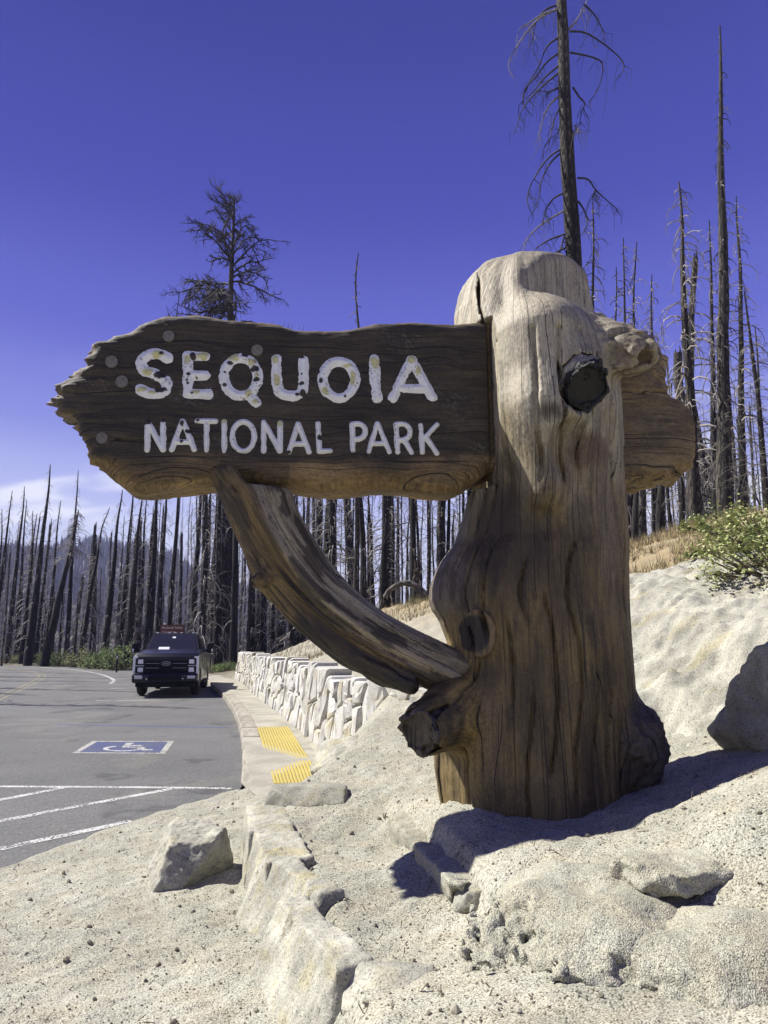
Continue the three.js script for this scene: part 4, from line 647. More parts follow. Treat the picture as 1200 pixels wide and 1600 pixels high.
// ================================================================ FAR HILLS
{
  const ridge = table([[-700, 800], [-300, 842], [0, 876], [60, 868], [130, 861], [200, 866], [250, 880], [300, 902], [350, 926], [420, 940], [520, 962], [700, 985], [1000, 1000], [1900, 1000]]);
  const hillH = (px, r) => { const d = dirOf(px, ridge(px) + 6 * n3(px * .02, 3, 1)), el = d[1] / Math.hypot(d[0], d[2]), k = sstep(230, 1150, r); return lerp(-22, EYE + el * 1150, Math.pow(k, 1.15)) + 10 * fbm(px * .012, r * .006, 2, 4) * k; };
  const at = (px, r) => { const d = dirOf(px, 1000), l = Math.hypot(d[0], d[2]); return [d[0] / l * r, hillH(px, r), d[2] / l * r]; };
  const pos = [], idx = [], PX = []; for (let p = -700; p <= 1900; p += 14) PX.push(p); const RS = []; for (let r = 230; r <= 1500; r += 28) RS.push(r);
  for (const r of RS) for (const p of PX) pos.push(...at(p, r));
  for (let j = 0; j + 1 < RS.length; j++) for (let i = 0; i + 1 < PX.length; i++) { const a = j * PX.length + i; idx.push(a, a + 1, a + PX.length, a + 1, a + PX.length + 1, a + PX.length); }
  structure('hills', finish(pos, idx, { uv: (x, y, z) => [x / 90, z / 90], color: (x, y, z) => { const q = fbm(x * .006, 3, z * .006, 4); return mix3(mix3([.12, .115, .105], [.20, .19, .17], clamp(.5 + q)), [.36, .34, .31], sstep(.22, .34, q)); } }), std({ color: new THREE.Color(.72, .72, .72), vertexColors: true, map: T_gran, roughness: 1 }));
  const R = rng(31), N = 9000, cone = new THREE.ConeGeometry(1, 1, 5, 1, true); cone.translate(0, .5, 0);
  const im = new THREE.InstancedMesh(cone, std({ color: new THREE.Color(.065, .065, .06), roughness: 1 }), N), m4 = new THREE.Matrix4();
  for (let i = 0; i < N; i++) { const px = lerp(-250, 760, R()), r = lerp(330, 1180, Math.pow(R(), .6)), [x, y, z] = at(px, r), h = lerp(9, 20, R()), w = h * lerp(.07, .17, R()); m4.makeScale(w, h, w).setPosition(x, y - 1, z); im.setMatrixAt(i, m4); }
  im.name = 'far_wood'; tag(im, 'hazy wood of standing trees covering the far blue hills', 'woodland', null, 'stuff'); scene.add(im);
}
// ================================================================ DEAD TREES
class Tubes {
  constructor() { this.p = []; this.i = []; this.c = []; this.u = []; }
  tube(pts, r0, r1, sides, col, pow = 1, wob = 0) {
    const base = this.p.length / 3, n = pts.length, T = V(0, 0, 0), A = V(0, 0, 0), Bv = V(0, 0, 0); let len = 0;
    for (let k = 0; k < n; k++) {
      T.copy(pts[Math.min(n - 1, k + 1)]).sub(pts[Math.max(0, k - 1)]).normalize(); A.set(Math.abs(T.y) > .9 ? 1 : 0, Math.abs(T.y) > .9 ? 0 : 1, 0).cross(T).normalize(); Bv.crossVectors(T, A);
      if (k) len += pts[k].distanceTo(pts[k - 1]); const t = k / (n - 1), r = lerp(r0, r1, Math.pow(t, pow));
      for (let s = 0; s < sides; s++) { const a = s / sides * 2 * Math.PI, q = r * (1 + wob * n3(Math.cos(a) * 1.3 + pts[0].x, len * .8, Math.sin(a) * 1.3)), c = typeof col === 'function' ? col(t, a, len) : col; this.p.push(pts[k].x + (A.x * Math.cos(a) + Bv.x * Math.sin(a)) * q, pts[k].y + (A.y * Math.cos(a) + Bv.y * Math.sin(a)) * q, pts[k].z + (A.z * Math.cos(a) + Bv.z * Math.sin(a)) * q); this.c.push(...c); this.u.push(a * Math.max(r0, .1) / .8, len / .8); }
      if (k) for (let s = 0; s < sides; s++) { const a = base + (k - 1) * sides + s, b = base + (k - 1) * sides + (s + 1) % sides; this.i.push(a, b, a + sides, b, b + sides, a + sides); }
    }
    const tip = this.p.length / 3; this.p.push(pts[n - 1].x, pts[n - 1].y, pts[n - 1].z); this.c.push(...(typeof col === 'function' ? col(1, 0, len) : col)); this.u.push(0, len / .8); for (let s = 0; s < sides; s++) this.i.push(base + (n - 1) * sides + s, base + (n - 1) * sides + (s + 1) % sides, tip);
    return this;
  }
  geo() { const g = new THREE.BufferGeometry(); g.setAttribute('position', new THREE.Float32BufferAttribute(this.p, 3)); g.setAttribute('color', new THREE.Float32BufferAttribute(this.c, 3)); g.setAttribute('uv', new THREE.Float32BufferAttribute(this.u, 2)); g.setIndex(this.i); g.computeVertexNormals(); return g; }
}
// a dead limb that leaves the trunk outwards and droops, with hanging twigs
function limb(T, from, az, L, r, droop, R, col, twigs, sides = 3) {
  const pts = [from.clone()]; let p = from.clone(), el = lerp(.1, .55, R()) - droop * .25, a = az; const n = 6;
  for (let i = 0; i < n; i++) { p = p.clone().add(V(Math.cos(a) * Math.cos(el), Math.sin(el), Math.sin(a) * Math.cos(el)).multiplyScalar(L / n)); el -= droop * lerp(.18, .42, R()); a += (R() - .5) * .35; pts.push(p); }
  T.tube(pts, r, r * .25, sides, col);
  for (let k = 0; k < twigs; k++) { const i = 1 + Math.floor(R() * (n - 1)), q = pts[i].clone().lerp(pts[i + 1], R()), l = L * lerp(.12, .34, R()), b = a + (R() < .5 ? 1 : -1) * lerp(.5, 1.1, R()), e0 = -droop * lerp(.2, .8, R()) + .2; const t1 = q.clone().add(V(Math.cos(b) * Math.cos(e0), Math.sin(e0), Math.sin(b) * Math.cos(e0)).multiplyScalar(l * .5)), e1 = e0 - droop * .5, t2 = t1.clone().add(V(Math.cos(b) * Math.cos(e1), Math.sin(e1), Math.sin(b) * Math.cos(e1)).multiplyScalar(l * .5)); T.tube([q, t1, t2], r * .4, r * .12, 3, col); }
}
const charTone = (seed, h, pale) => (t, a, len) => { const q = fbm(Math.cos(a) * .8 + seed, len * .22, Math.sin(a) * .8, 3), up = sstep(.35, .95, t + .25 * q), k = clamp(pale + up * .40 + q * .7); return mix3([.016, .015, .014], [.27, .25, .215], k); };
// trunk from base to top (world points relative to the tree's foot) with its dead branches
function treeParts(top, r0, o, seed) {
  const R = rng(seed), H = top.y, n = 22, pts = [], crook = o.crook ?? .035;
  for (let i = 0; i <= n; i++) { const t = i / n; pts.push(V(top.x * t + crook * n3(seed, t * 2.2, 1) * t * 3 * (o.bent ?? 1), H * t - (i === 0 ? .5 : 0), top.z * t + crook * n3(seed, t * 2.2, 5) * t * 3)); }
  const tr = new Tubes().tube(pts, r0, o.snapped ? r0 * .72 : Math.max(.025, r0 * .10), o.sides ?? 10, charTone(seed, H, o.pale ?? (o.far ? .03 : .14)), 1.1, .16);
  if (o.snapped) { const e = pts[n]; for (let k = 0; k < 5; k++) { const a = R() * 6.3; tr.tube([e.clone().add(V(Math.cos(a) * r0 * .45, -.2, Math.sin(a) * r0 * .45)), e.clone().add(V(Math.cos(a) * r0 * .4, lerp(.1, .6, R()), Math.sin(a) * r0 * .4))], r0 * .25, .01, 4, [.16, .12, .08]); } }
  let br = new Tubes(); const list = [], nb = o.branches ?? 40, b0 = o.from ?? .25, Lm = o.reach ?? H * .11;
  for (let k = 0; k < nb; k++) { const t = lerp(b0, o.snapped ? .9 : .985, Math.pow((k + R() * .8) / nb, .85)), f = t * n, i = Math.min(n - 1, Math.floor(f)), q = pts[i].clone().lerp(pts[i + 1], f - i), L = Lm * lerp(1, .13, Math.pow(t, 1.4)) * lerp(.35, 1.15, R()), pale = R() < (o.bleach ?? .45); limb(br, q, R() * 6.283, L, Math.max(o.thin ?? .016, L * .016), o.droop ?? 1, R, pale ? [.40, .37, .33] : [.085, .078, .072], o.twigs ?? 4); if (o.split) { list.push(br.geo()); br = new Tubes(); } }
  return [tr.geo(), o.split ? list : br.geo()];
}
function footAt(px, d) { const p = P(px, 1000, d); return V(p.x, height(p.x, -d, false), -d); }
function deadTree(px, d, tx, ty, wpx, label, o = {}) {
  const foot = footAt(px, d), top = P(tx, ty, d + (o.away ?? 0)), r = wpx / F * d * .5 * .97, t = thing(o.name ?? 'burnt_tree', foot, label, 'dead tree', o.group), seed = Math.round(px * 7 + d * 13 + tx);
  if (d < 36) o.split = true; const [a, b] = treeParts(top.sub(foot), r, o, seed); loc('trunk', a, M.bark, t); if (o.split) for (const g of b) loc('limb', g, M.twig, t); else if ((o.branches ?? 40) > 0) loc('branches', b, M.twig, t).userData.kind = 'stuff'; return t;
}
{ // the tall tree right behind the carved head: every limb by itself
  const d = 19, foot = footAt(921, d), t = thing('burnt_tree', foot, 'tall burnt tree with long drooping limbs rising straight behind the carved trunk head', 'dead tree'), top = P(871, -160, d);
  const pts = []; for (let i = 0; i <= 26; i++) { const k = i / 26; pts.push(V((top.x - foot.x) * k + .05 * n3(3, k * 4, 1), (top.y - foot.y) * k - (i ? 0 : .5), -.0)); }
  loc('trunk', new Tubes().tube(pts,   .30, .13, 14, (tt, a, len) => { const q = fbm(Math.cos(a) * .8 + 3, len * .5, Math.sin(a) * .8, 3); return mix3([.022, .020, .019], [.23, .205, .18], clamp(sstep(.3, .85, tt) * .55 + .12 + q * .7)); }, 1, .08).geo(), M.bark, t);
  const z = (x, y) => [780 + x * .35, y * .35], R = rng(77);
  const LB = [[[265, 35], [190, 75], [125, 140], [48, 262], [42, 300], [62, 350]], [[266, 42], [200, 60], [130, 105], [92, 130], [76, 190]], [[265, 20], [205, 45], [160, 110], [150, 190], [155, 250]], [[268, 165], [215, 205], [180, 290], [150, 340], [108, 440], [105, 490]], [[268, 235], [215, 275], [170, 335], [110, 410], [112, 470], [150, 520]], [[270, 290], [205, 345], [160, 400], [120, 440]], [[272, 320], [205, 375], [140, 440], [98, 500], [80, 560], [63, 605]], [[274, 385], [220, 410], [180, 400]], [[276, 420], [225, 470], [200, 520], [183, 600], [184, 662]], [[280, 470], [250, 520], [232, 600], [211, 692]], [[283, 490], [270, 560], [258, 620]], [[285, 660], [225, 700], [165, 780], [130, 855], [128, 915], [152, 968]], [[286, 676], [235, 720], [195, 790], [180, 860], [168, 930]], [[290, 860], [240, 890], [205, 950], [195, 1010]], [[292, 940], [215, 985], [150, 1035], [120, 1080], [106, 1132]], [[296, 1045], [225, 1070], [165, 1110], [140, 1160]], [[298, 1105], [230, 1140], [180, 1165]], [[290, 1060], [275, 1110], [265, 1170]],
    [[314, 140], [380, 145], [450, 185], [520, 240], [558, 288], [550, 320], [518, 355]], [[318, 235], [385, 248], [455, 275], [462, 320], [440, 400], [398, 462]], [[310, 130], [345, 90], [382, 25], [400, -20]], [[378, 20], [420, 60], [455, 120], [470, 190]], [[330, 390], [355, 430], [382, 460], [368, 500], [362, 560]], [[350, 795], [395, 800], [428, 845], [470, 885], [520, 930], [540, 966]], [[430, 845], [420, 875], [416, 900]], [[354, 900], [380, 940], [392, 1000], [372, 1055]], [[340, 560], [352, 590], [360, 560]]];
  for (const l of LB) { const dz = (R() - .5) * 2.2, T = new Tubes(), wp = l.map(([x, y], i) => { const [a, b] = z(x, y); return P(a, b, d + dz * i / (l.length - 1)).sub(foot); }), c = new THREE.CatmullRomCurve3(wp), cp = c.getPoints(14), pale = R() < .12 ? [.22, .20, .18] : [.045, .042, .040];
    T.tube(cp, .034, .007, 5, pale); const L = c.getLength();
    for (let k = 0; k < 15; k++) { const u = lerp(.12, .97, R()), q = c.getPointAt(u), s = R() < .5 ? 1 : -1, w = lerp(.15, .75, R()); T.tube([q, q.clone().add(V(s * w * .3, -w * .35, (R() - .5) * w)), q.clone().add(V(s * w * .32, -w, (R() - .5) * w * 1.3))], .010, .004, 3, pale); }
    loc('limb', T.geo(), M.twig, t); }
}
{ // the broad old snag behind the plank
  const d = 50, foot = footAt(351, d), t = thing('old_snag', foot, 'broad old dead tree with a twisted bushy crown, standing up behind the sign plank', 'dead tree'), top = P(366, 306, d).sub(foot), R = rng(5), n = 24, pts = [];
  for (let i = 0; i <= n; i++) { const k = i / n; pts.push(V(top.x * k + .18 * n3(2, k * 3, 1) * k, top.y * k - (i ? 0 : 1), .3 * n3(2, k * 3, 7) * k)); }
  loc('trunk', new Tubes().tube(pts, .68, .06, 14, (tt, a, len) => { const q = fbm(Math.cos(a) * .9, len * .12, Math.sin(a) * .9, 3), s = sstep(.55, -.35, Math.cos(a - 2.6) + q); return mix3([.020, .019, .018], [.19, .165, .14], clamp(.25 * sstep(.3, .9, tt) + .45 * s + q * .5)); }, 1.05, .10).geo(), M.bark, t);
  const col = [.050, .046, .044];
  const grow = (T, from, az, el, L, r, lvl) => { const cp = [from]; let p = from, a = az, e = el; const m = 5; for (let i = 0; i < m; i++) { p = p.clone().add(V(Math.cos(a) * Math.cos(e), Math.sin(e), Math.sin(a) * Math.cos(e)).multiplyScalar(L / m)); a += (R() - .5) * .6; e += lvl === 0 ? lerp(-.52, .02, R()) : (R() - .5) * .7; cp.push(p); } T.tube(cp, r, r * .35, lvl ? 3 : 5, col); if (lvl < 2) { const c = lvl ? 8 : 15; for (let k = 0; k < c; k++) { const i = lvl ? 1 + Math.floor(R() * (m - 1)) : 1 + Math.floor(k / c * (m - .01)); grow(T, cp[Math.min(i, m)].clone(), a + (R() - .5) * 2.6, e + (R() - .35) * 1.3, L * (lvl ? .45 : .44) * lerp(.6, 1.2, R()), r * .5, lvl + 1); } } };
  for (let k = 0; k < 40; k++) { const f = lerp(.655, .985, k / 39), i = Math.min(n - 1, Math.floor(f * n)), q = pts[i].clone().lerp(pts[i + 1], f * n - i), T = new Tubes(), w = (1 - f) / .345, L = lerp(1.6, 3.7, Math.pow(w, .8)) * lerp(.4, 1.4, R()) * (k < 7 ? 1.6 : 1); grow(T, q, k < 7 ? [0.2, 3.0, .5, 3.3, 2.7, -.3, 1.6][k] : R() * 6.283, lerp(.1, 1.05, 1 - w) + .35 * R(), L, lerp(.05, .13, w), 0); loc('limb', T.geo(), M.twig, t); }
}
const ROWS = [
  // foot px, distance, top px (x, y), foot width px, what tells it apart, options
  [1149, 22, 1124, 42, 27, 'tallest burnt trunk at the right, bare and nearly limbless, reaching high above the bank', { branches: 100, reach: 1.2, from: .15, pale: .34, twigs: 2, bleach: .3 }],
  [1102, 23, 1060, 284, 22, 'pale barked burnt trunk with drooping white limbs, left of the tallest right-hand one', { branches: 90, reach: 3.6, from: .2, pale: .42, bleach: .95, droop: 1.3 }],
  [1090, 24, 1081, 404, 13, 'black snapped-off trunk standing tight against the pale barked one', { snapped: true, branches: 6, reach: .8 }],
  [1133, 30, 1106, 346, 13, 'slim burnt trunk with white drooping limbs between the two stout right-hand ones', { branches: 66, reach: 3.2, bleach: .8, droop: 1.3 }],
  [1177, 27, 1153, 306, 15, 'slim black burnt trunk right of the tallest one, by the picture edge', { branches: 60, reach: 3, bleach: .6 }],
  [938, 30, 924, 318, 12, 'slender burnt tree beside the carved head, in line with the tall limbed one', { branches: 80, reach: 3.2, thin: .03 }],
  [970, 36, 960, 418, 8, 'small spindly burnt tree above the right stub of the trunk', { branches: 70, reach: 3, thin: .034 }],
  [986, 34, 974, 372, 9, 'left stem of the two close burnt poles above the right end of the plank', { branches: 50, reach: 2.4, thin: .034 }],
  [992, 34, 993, 378, 9, 'right stem of the two close burnt poles above the right end of the plank', { branches: 60, reach: 3.4, bleach: .9, thin: .034 }],
  [1034, 34, 1019, 430, 9, 'lone spindly burnt tree between the plank end and the pale barked trunk', { branches: 80, reach: 3.2, bleach: .9, droop: 1.4, thin: .034 }],
  [1012, 30, 1004, 560, 15, 'pale grey trunk foot seen under the right end of the plank', { branches: 10, pale: .5 }], [1000, 28, 996, 600, 12, 'rusty brown trunk foot under the right end of the plank', { branches: 6, pale: .22 }], [1042, 27, 1030, 640, 17, 'stout black trunk foot at the lower right corner of the plank', { branches: 10, pale: .12 }], [985, 32, 982, 620, 11, 'black trunk foot showing next to the carved trunk under the plank', { branches: 8 }], [1076, 26, 1068, 700, 12, 'black trunk foot left of the pale barked trunk on the bank crest', { branches: 12, pale: .05 }],
  [567, 34, 565, 395, 12, 'lone jagged snag whose crooked tip shows above the middle of the plank', { branches: 70, reach: 1.5, bent: 2.2, crook: .07, thin: .032 }],
  [556, 33, 560, 640, 12, 'grey trunk close beside the jagged snag, under the plank', { branches: 24, reach: 2, pale: .42 }], [598, 33, 604, 560, 13, 'black trunk seen through the gap over the middle of the brace', { branches: 40, reach: 2.4, bent: 1.4 }], [647, 31, 644, 570, 14, 'stout black trunk right of the gap with one long arching limb', { branches: 34, reach: 2.6, pale: .1 }],
  [650, 29, 649, 889, 13, 'short cut stump with a pale sawn top seen through the gap', { name: 'tree_stump', snapped: true, branches: 0, pale: .3 }], [622, 60, 622, 899, 11, 'pale blue-grey broken trunk far off in the gap', { name: 'tree_stump', snapped: true, branches: 0, pale: .6 }],
  [614, 40, 613, 600, 8, 'thin trunk just left of the arching pale branch', { branches: 40, reach: 2 }], [670, 42, 670, 590, 7, 'thin dark pole next to the carved trunk swelling', { branches: 34, reach: 2 }], [690, 44, 690, 600, 7, 'thinnest pole against the swelling of the carved trunk', { branches: 30, reach: 2 }], [727, 46, 722, 640, 8, 'thin pole nearly touching the carved trunk below the plank', { branches: 30, reach: 2 }],
  [-4, 66, 4, 795, 8, 'burnt pole cut by the left picture edge', {}], [-12, 62, 20, 767, 9, 'leaning burnt pole nearest the left edge', {}], [14, 64, 38, 760, 10, 'burnt spire with fine side twigs, second tall one from the left edge', {}], [28, 68, 41, 782, 8, 'thin burnt spire twinned with its taller left neighbour', {}],
  [47, 58, 79, 726, 14, 'tallest burnt spire of the left wood, its tip against the cirrus', { branches: 64, reach: 2.2 }], [36, 60, 57, 802, 8, 'shorter burnt pole left of the tallest left spire', {}], [57, 62, 80, 810, 7, 'thin burnt pole right of the tallest left spire', {}], [74, 66, 94, 782, 8, 'slanting thin pole between the tallest left spire and the leaning bushy one', {}],
  [106, 60, 122, 735, 9, 'very thin high spire above the leaning bushy snag', { branches: 44 }], [72, 56, 124, 797, 15, 'leaning burnt snag with a bushy broken crown like an umbrella', { branches: 90, from: .68, reach: 4.4, twigs: 9, droop: .9 }], [126, 58, 165, 792, 9, 'crooked burnt trunk bending right of the leaning bushy snag', { crook: .16, bent: 2 }],
  [164, 54, 190, 765, 13, 'straight black trunk left of the plank tip, over the bushes', { branches: 56, reach: 2.4 }], [188, 56, 207, 780, 10, 'thinner straight trunk just under the broken plank end', {}], [200, 52, 221, 770, 15, 'stout black trunk with ragged side twigs under the left plank end', { branches: 64, reach: 2.6 }], [218, 58, 229, 770, 9, 'slim trunk behind the stout black one under the plank', {}], [232, 52, 250, 720, 15, 'stout leaning trunk above the parked truck cab', { branches: 60, reach: 2.6 }], [246, 56, 262, 730, 12, 'brown trunk right of the stout leaning one above the truck', {}], [262, 50, 284, 700, 10, 'clean bare pole over the brown roadside sign', { branches: 14 }], [300, 52, 318, 690, 13, 'trunk draped with pale drooping twigs right of the truck', { branches: 90, reach: 2.8, bleach: .85, droop: 1.3 }], [320, 55, 333, 700, 10, 'slim twiggy trunk left of the broad old snag', { branches: 70, reach: 2.4, bleach: .8 }],
  [366, 46, 372, 600, 14, 'black trunk pressed against the right side of the broad old snag', { branches: 14 }], [341, 48, 346, 640, 13, 'grey twiggy trunk pressed against the left side of the broad old snag', { branches: 80, reach: 2.6, bleach: .9, from: .05, pale: .25 }],
  [394, 52, 398, 720, 12, 'black trunk under the bend of the brace, nearest the old snag', {}], [412, 50, 414, 700, 13, 'stout dark trunk below the spur of the brace', { pale: .1 }], [426, 54, 430, 700, 10, 'grey trunk behind the lower bend of the brace', { pale: .3 }], [441, 50, 443, 720, 14, 'stout black trunk above the far end of the stone wall', {}], [458, 52, 460, 720, 12, 'dark trunk right of the stout one above the stone wall', {}], [473, 50, 474, 730, 12, 'dark trunk close to the brace above the bare mound', {}], [404, 60, 408, 760, 5, 'yellowish thin dead pole beyond the end of the stone wall', { pale: .55 }],
];
for (const [px, d, tx, ty, w, label, o] of ROWS) deadTree(px, d, tx, ty, w, label, { branches: d > 45 ? 78 : 56, reach: d > 45 ? 2.5 : 2.3, thin: d > 45 ? .028 : .026, bleach: d > 45 ? .6 : .45, from: d > 45 ? .06 : .2, droop: 1.15, far: d > 45, ...o });
{ // the rest of the wood: eight shapes, placed again and again
  const R = rng(91), protos = [], H = 16; for (let i = 0; i < 8; i++) protos.push(treeParts(V((R() - .5) * .8, H, (R() - .5) * .8), [.17, .15, .20, .13, .18, .24, .16, .19][i], { snapped: i === 5 || i === 2 || i === 7, crook: [.03, .05, .03, .09, .03, .02, .06, .04][i], branches: 52 + i * 6, reach: 2.0 + .2 * i, twigs: 4, bleach: [.5, .9, .7, .8][i % 4], pale: [.05, .15, .1, .0, .25, .05, .12, .3][i], sides: 7, thin: .026, droop: .9 + .1 * i, from: i % 3 ? .08 : .35 }, 300 + i));
  const made = [];
  const zones = [[-60, 180, 34, 790, 930, 56, 115], [180, 300, 22, 740, 860, 54, 110], [300, 500, 38, 640, 860, 46, 105], [490, 750, 34, 600, 800, 32, 85], [970, 1215, 34, 500, 760, 30, 70], [1060, 1215, 10, 600, 740, 34, 70]];
  for (const [a, b, n, y0, y1, d0, d1] of zones) for (let k = 0; k < n; k++) {
    const px = lerp(a, b, (k + R()) / n), d = lerp(d0, d1, R()), foot = footAt(px, d), top = P(px, lerp(y0, y1, R()), d), i = Math.floor(R() * 8), h = Math.max(5, top.y - foot.y), w = lerp(.38, 1.5, Math.pow(R(), 1.7));
    let t; if (!made[i]) { t = made[i] = new THREE.Group(); loc('trunk', protos[i][0], M.bark, t); loc('branches', protos[i][1], M.twig, t).userData.kind = 'stuff'; } else t = made[i].clone();
    t.name = numbered('far_burnt_tree'); t.position.copy(foot); t.scale.set(w, h / H, w); t.rotation.set((R() + R() - 1) * .05, R() * 6.28, (R() + R() - 1) * .05); scene.add(t); tag(t, 'slim burnt dead tree among the many alike filling the wood behind', 'dead tree', 'burnt trees filling the wood');
  }
  // trees left of the picture, whose shadows lie across the road
  for (const [x, z, h] of [[-19, -22.5, 17], [-24, -31, 20], [-27, -36, 18], [-30, -41, 20], [-33, -47, 22], [-38, -52, 20], [-22, -27.5, 13]]) { const t = made[Math.abs(x) % 8].clone(); t.name = numbered('far_burnt_tree'); t.position.set(x, height(x, z, false), z); t.scale.set(1.15, h / H, 1.15); scene.add(t); tag(t, 'slim burnt dead tree beside the road, out of the picture to the left', 'dead tree', 'burnt trees left of the road'); }
}
{ // pale arching branch and fallen bits
  const a = [[592, 962], [598, 938], [612, 919], [634, 911], [655, 920], [668, 940], [676, 960]].map(([x, y]) => P(x, y, 25)), foot = a[6].clone();
  single('arched_branch', new Tubes().tube(new THREE.CatmullRomCurve3(a.reverse()).getPoints(24), .17, .04, 8, [.40, .385, .35]).geo(), M.bark, foot, 'bleached branch arched over to the ground, seen in the gap above the brace', 'fallen branch');
  const l = [[1000, 905], [1018, 898], [1030, 888]].map(([x, y]) => P(x, y, 10.6)); l.forEach((p) => { p.y = height(p.x, p.z, false) + .06; });
  single('fallen_stick', new Tubes().tube(l, .05, .03, 6, [.03, .028, .026]).geo(), M.bark, l[0].clone(), 'short charred stick lying on the dry bank right of the trunk', 'fallen branch');
}
// ================================================================ SHRUBS, GRASS
function leaves(N, R, spread, size, tones, T) {   // many small folded leaves in clumps through the crown
  const p = [], c = [], ix = [], clumps = []; for (let i = 0; i < Math.max(8, N / 40); i++) { const a = R() * 6.283, r = Math.sqrt(R()), e = R(); clumps.push([Math.cos(a) * r * spread[0], spread[1] * (.12 + .88 * e * Math.sqrt(1 - r * r * .8)) * lerp(.8, 1.12, R()), Math.sin(a) * r * spread[2], lerp(.10, .24, R()) * Math.min(...spread), Math.floor(R() * tones.length)]); }
  for (const k of clumps) if (T) T.tube([V(k[0] * .1, -.05, k[2] * .1), V(k[0] * .6, k[1] * .45, k[2] * .6), V(k[0], k[1], k[2])], .02 * Math.max(...spread), .006, 4, [.14, .10, .07]);
  for (let i = 0; i < N; i++) {
    const k = clumps[Math.floor(R() * clumps.length)], g = () => (R() + R() + R() - 1.5) * 1.3, x = k[0] + g() * k[3], y = Math.max(.01, k[1] + g() * k[3]), z = k[2] + g() * k[3], s = size * lerp(.6, 1.3, R()), yaw = R() * 6.283, pit = (R() - .35) * 1.6, u = V(Math.cos(yaw) * Math.cos(pit), Math.sin(pit), Math.sin(yaw) * Math.cos(pit)), w = V(-Math.sin(yaw), (R() - .5) * 1.2, Math.cos(yaw)).normalize(), b = p.length / 3, t = lerp(.75, 1.2, R()), cc = tones[R() < .75 ? k[4] : Math.floor(R() * tones.length)];
    p.push(x, y, z, x + u.x * s * .5 + w.x * s * .3, y + u.y * s * .5 + w.y * s * .3, z + u.z * s * .5 + w.z * s * .3, x + u.x * s, y + u.y * s - s * .1, z + u.z * s, x + u.x * s * .5 - w.x * s * .3, y + u.y * s * .5 - w.y * s * .3, z + u.z * s * .5 - w.z * s * .3); for (let j = 0; j < 4; j++) c.push(cc[0] * t, cc[1] * t, cc[2] * t); ix.push(b, b + 1, b + 2, b, b + 2, b + 3);
  }
  const g = new THREE.BufferGeometry(); g.setAttribute('position', new THREE.Float32BufferAttribute(p, 3)); g.setAttribute('color', new THREE.Float32BufferAttribute(c, 3)); g.setIndex(ix); g.computeVertexNormals(); return g;
}
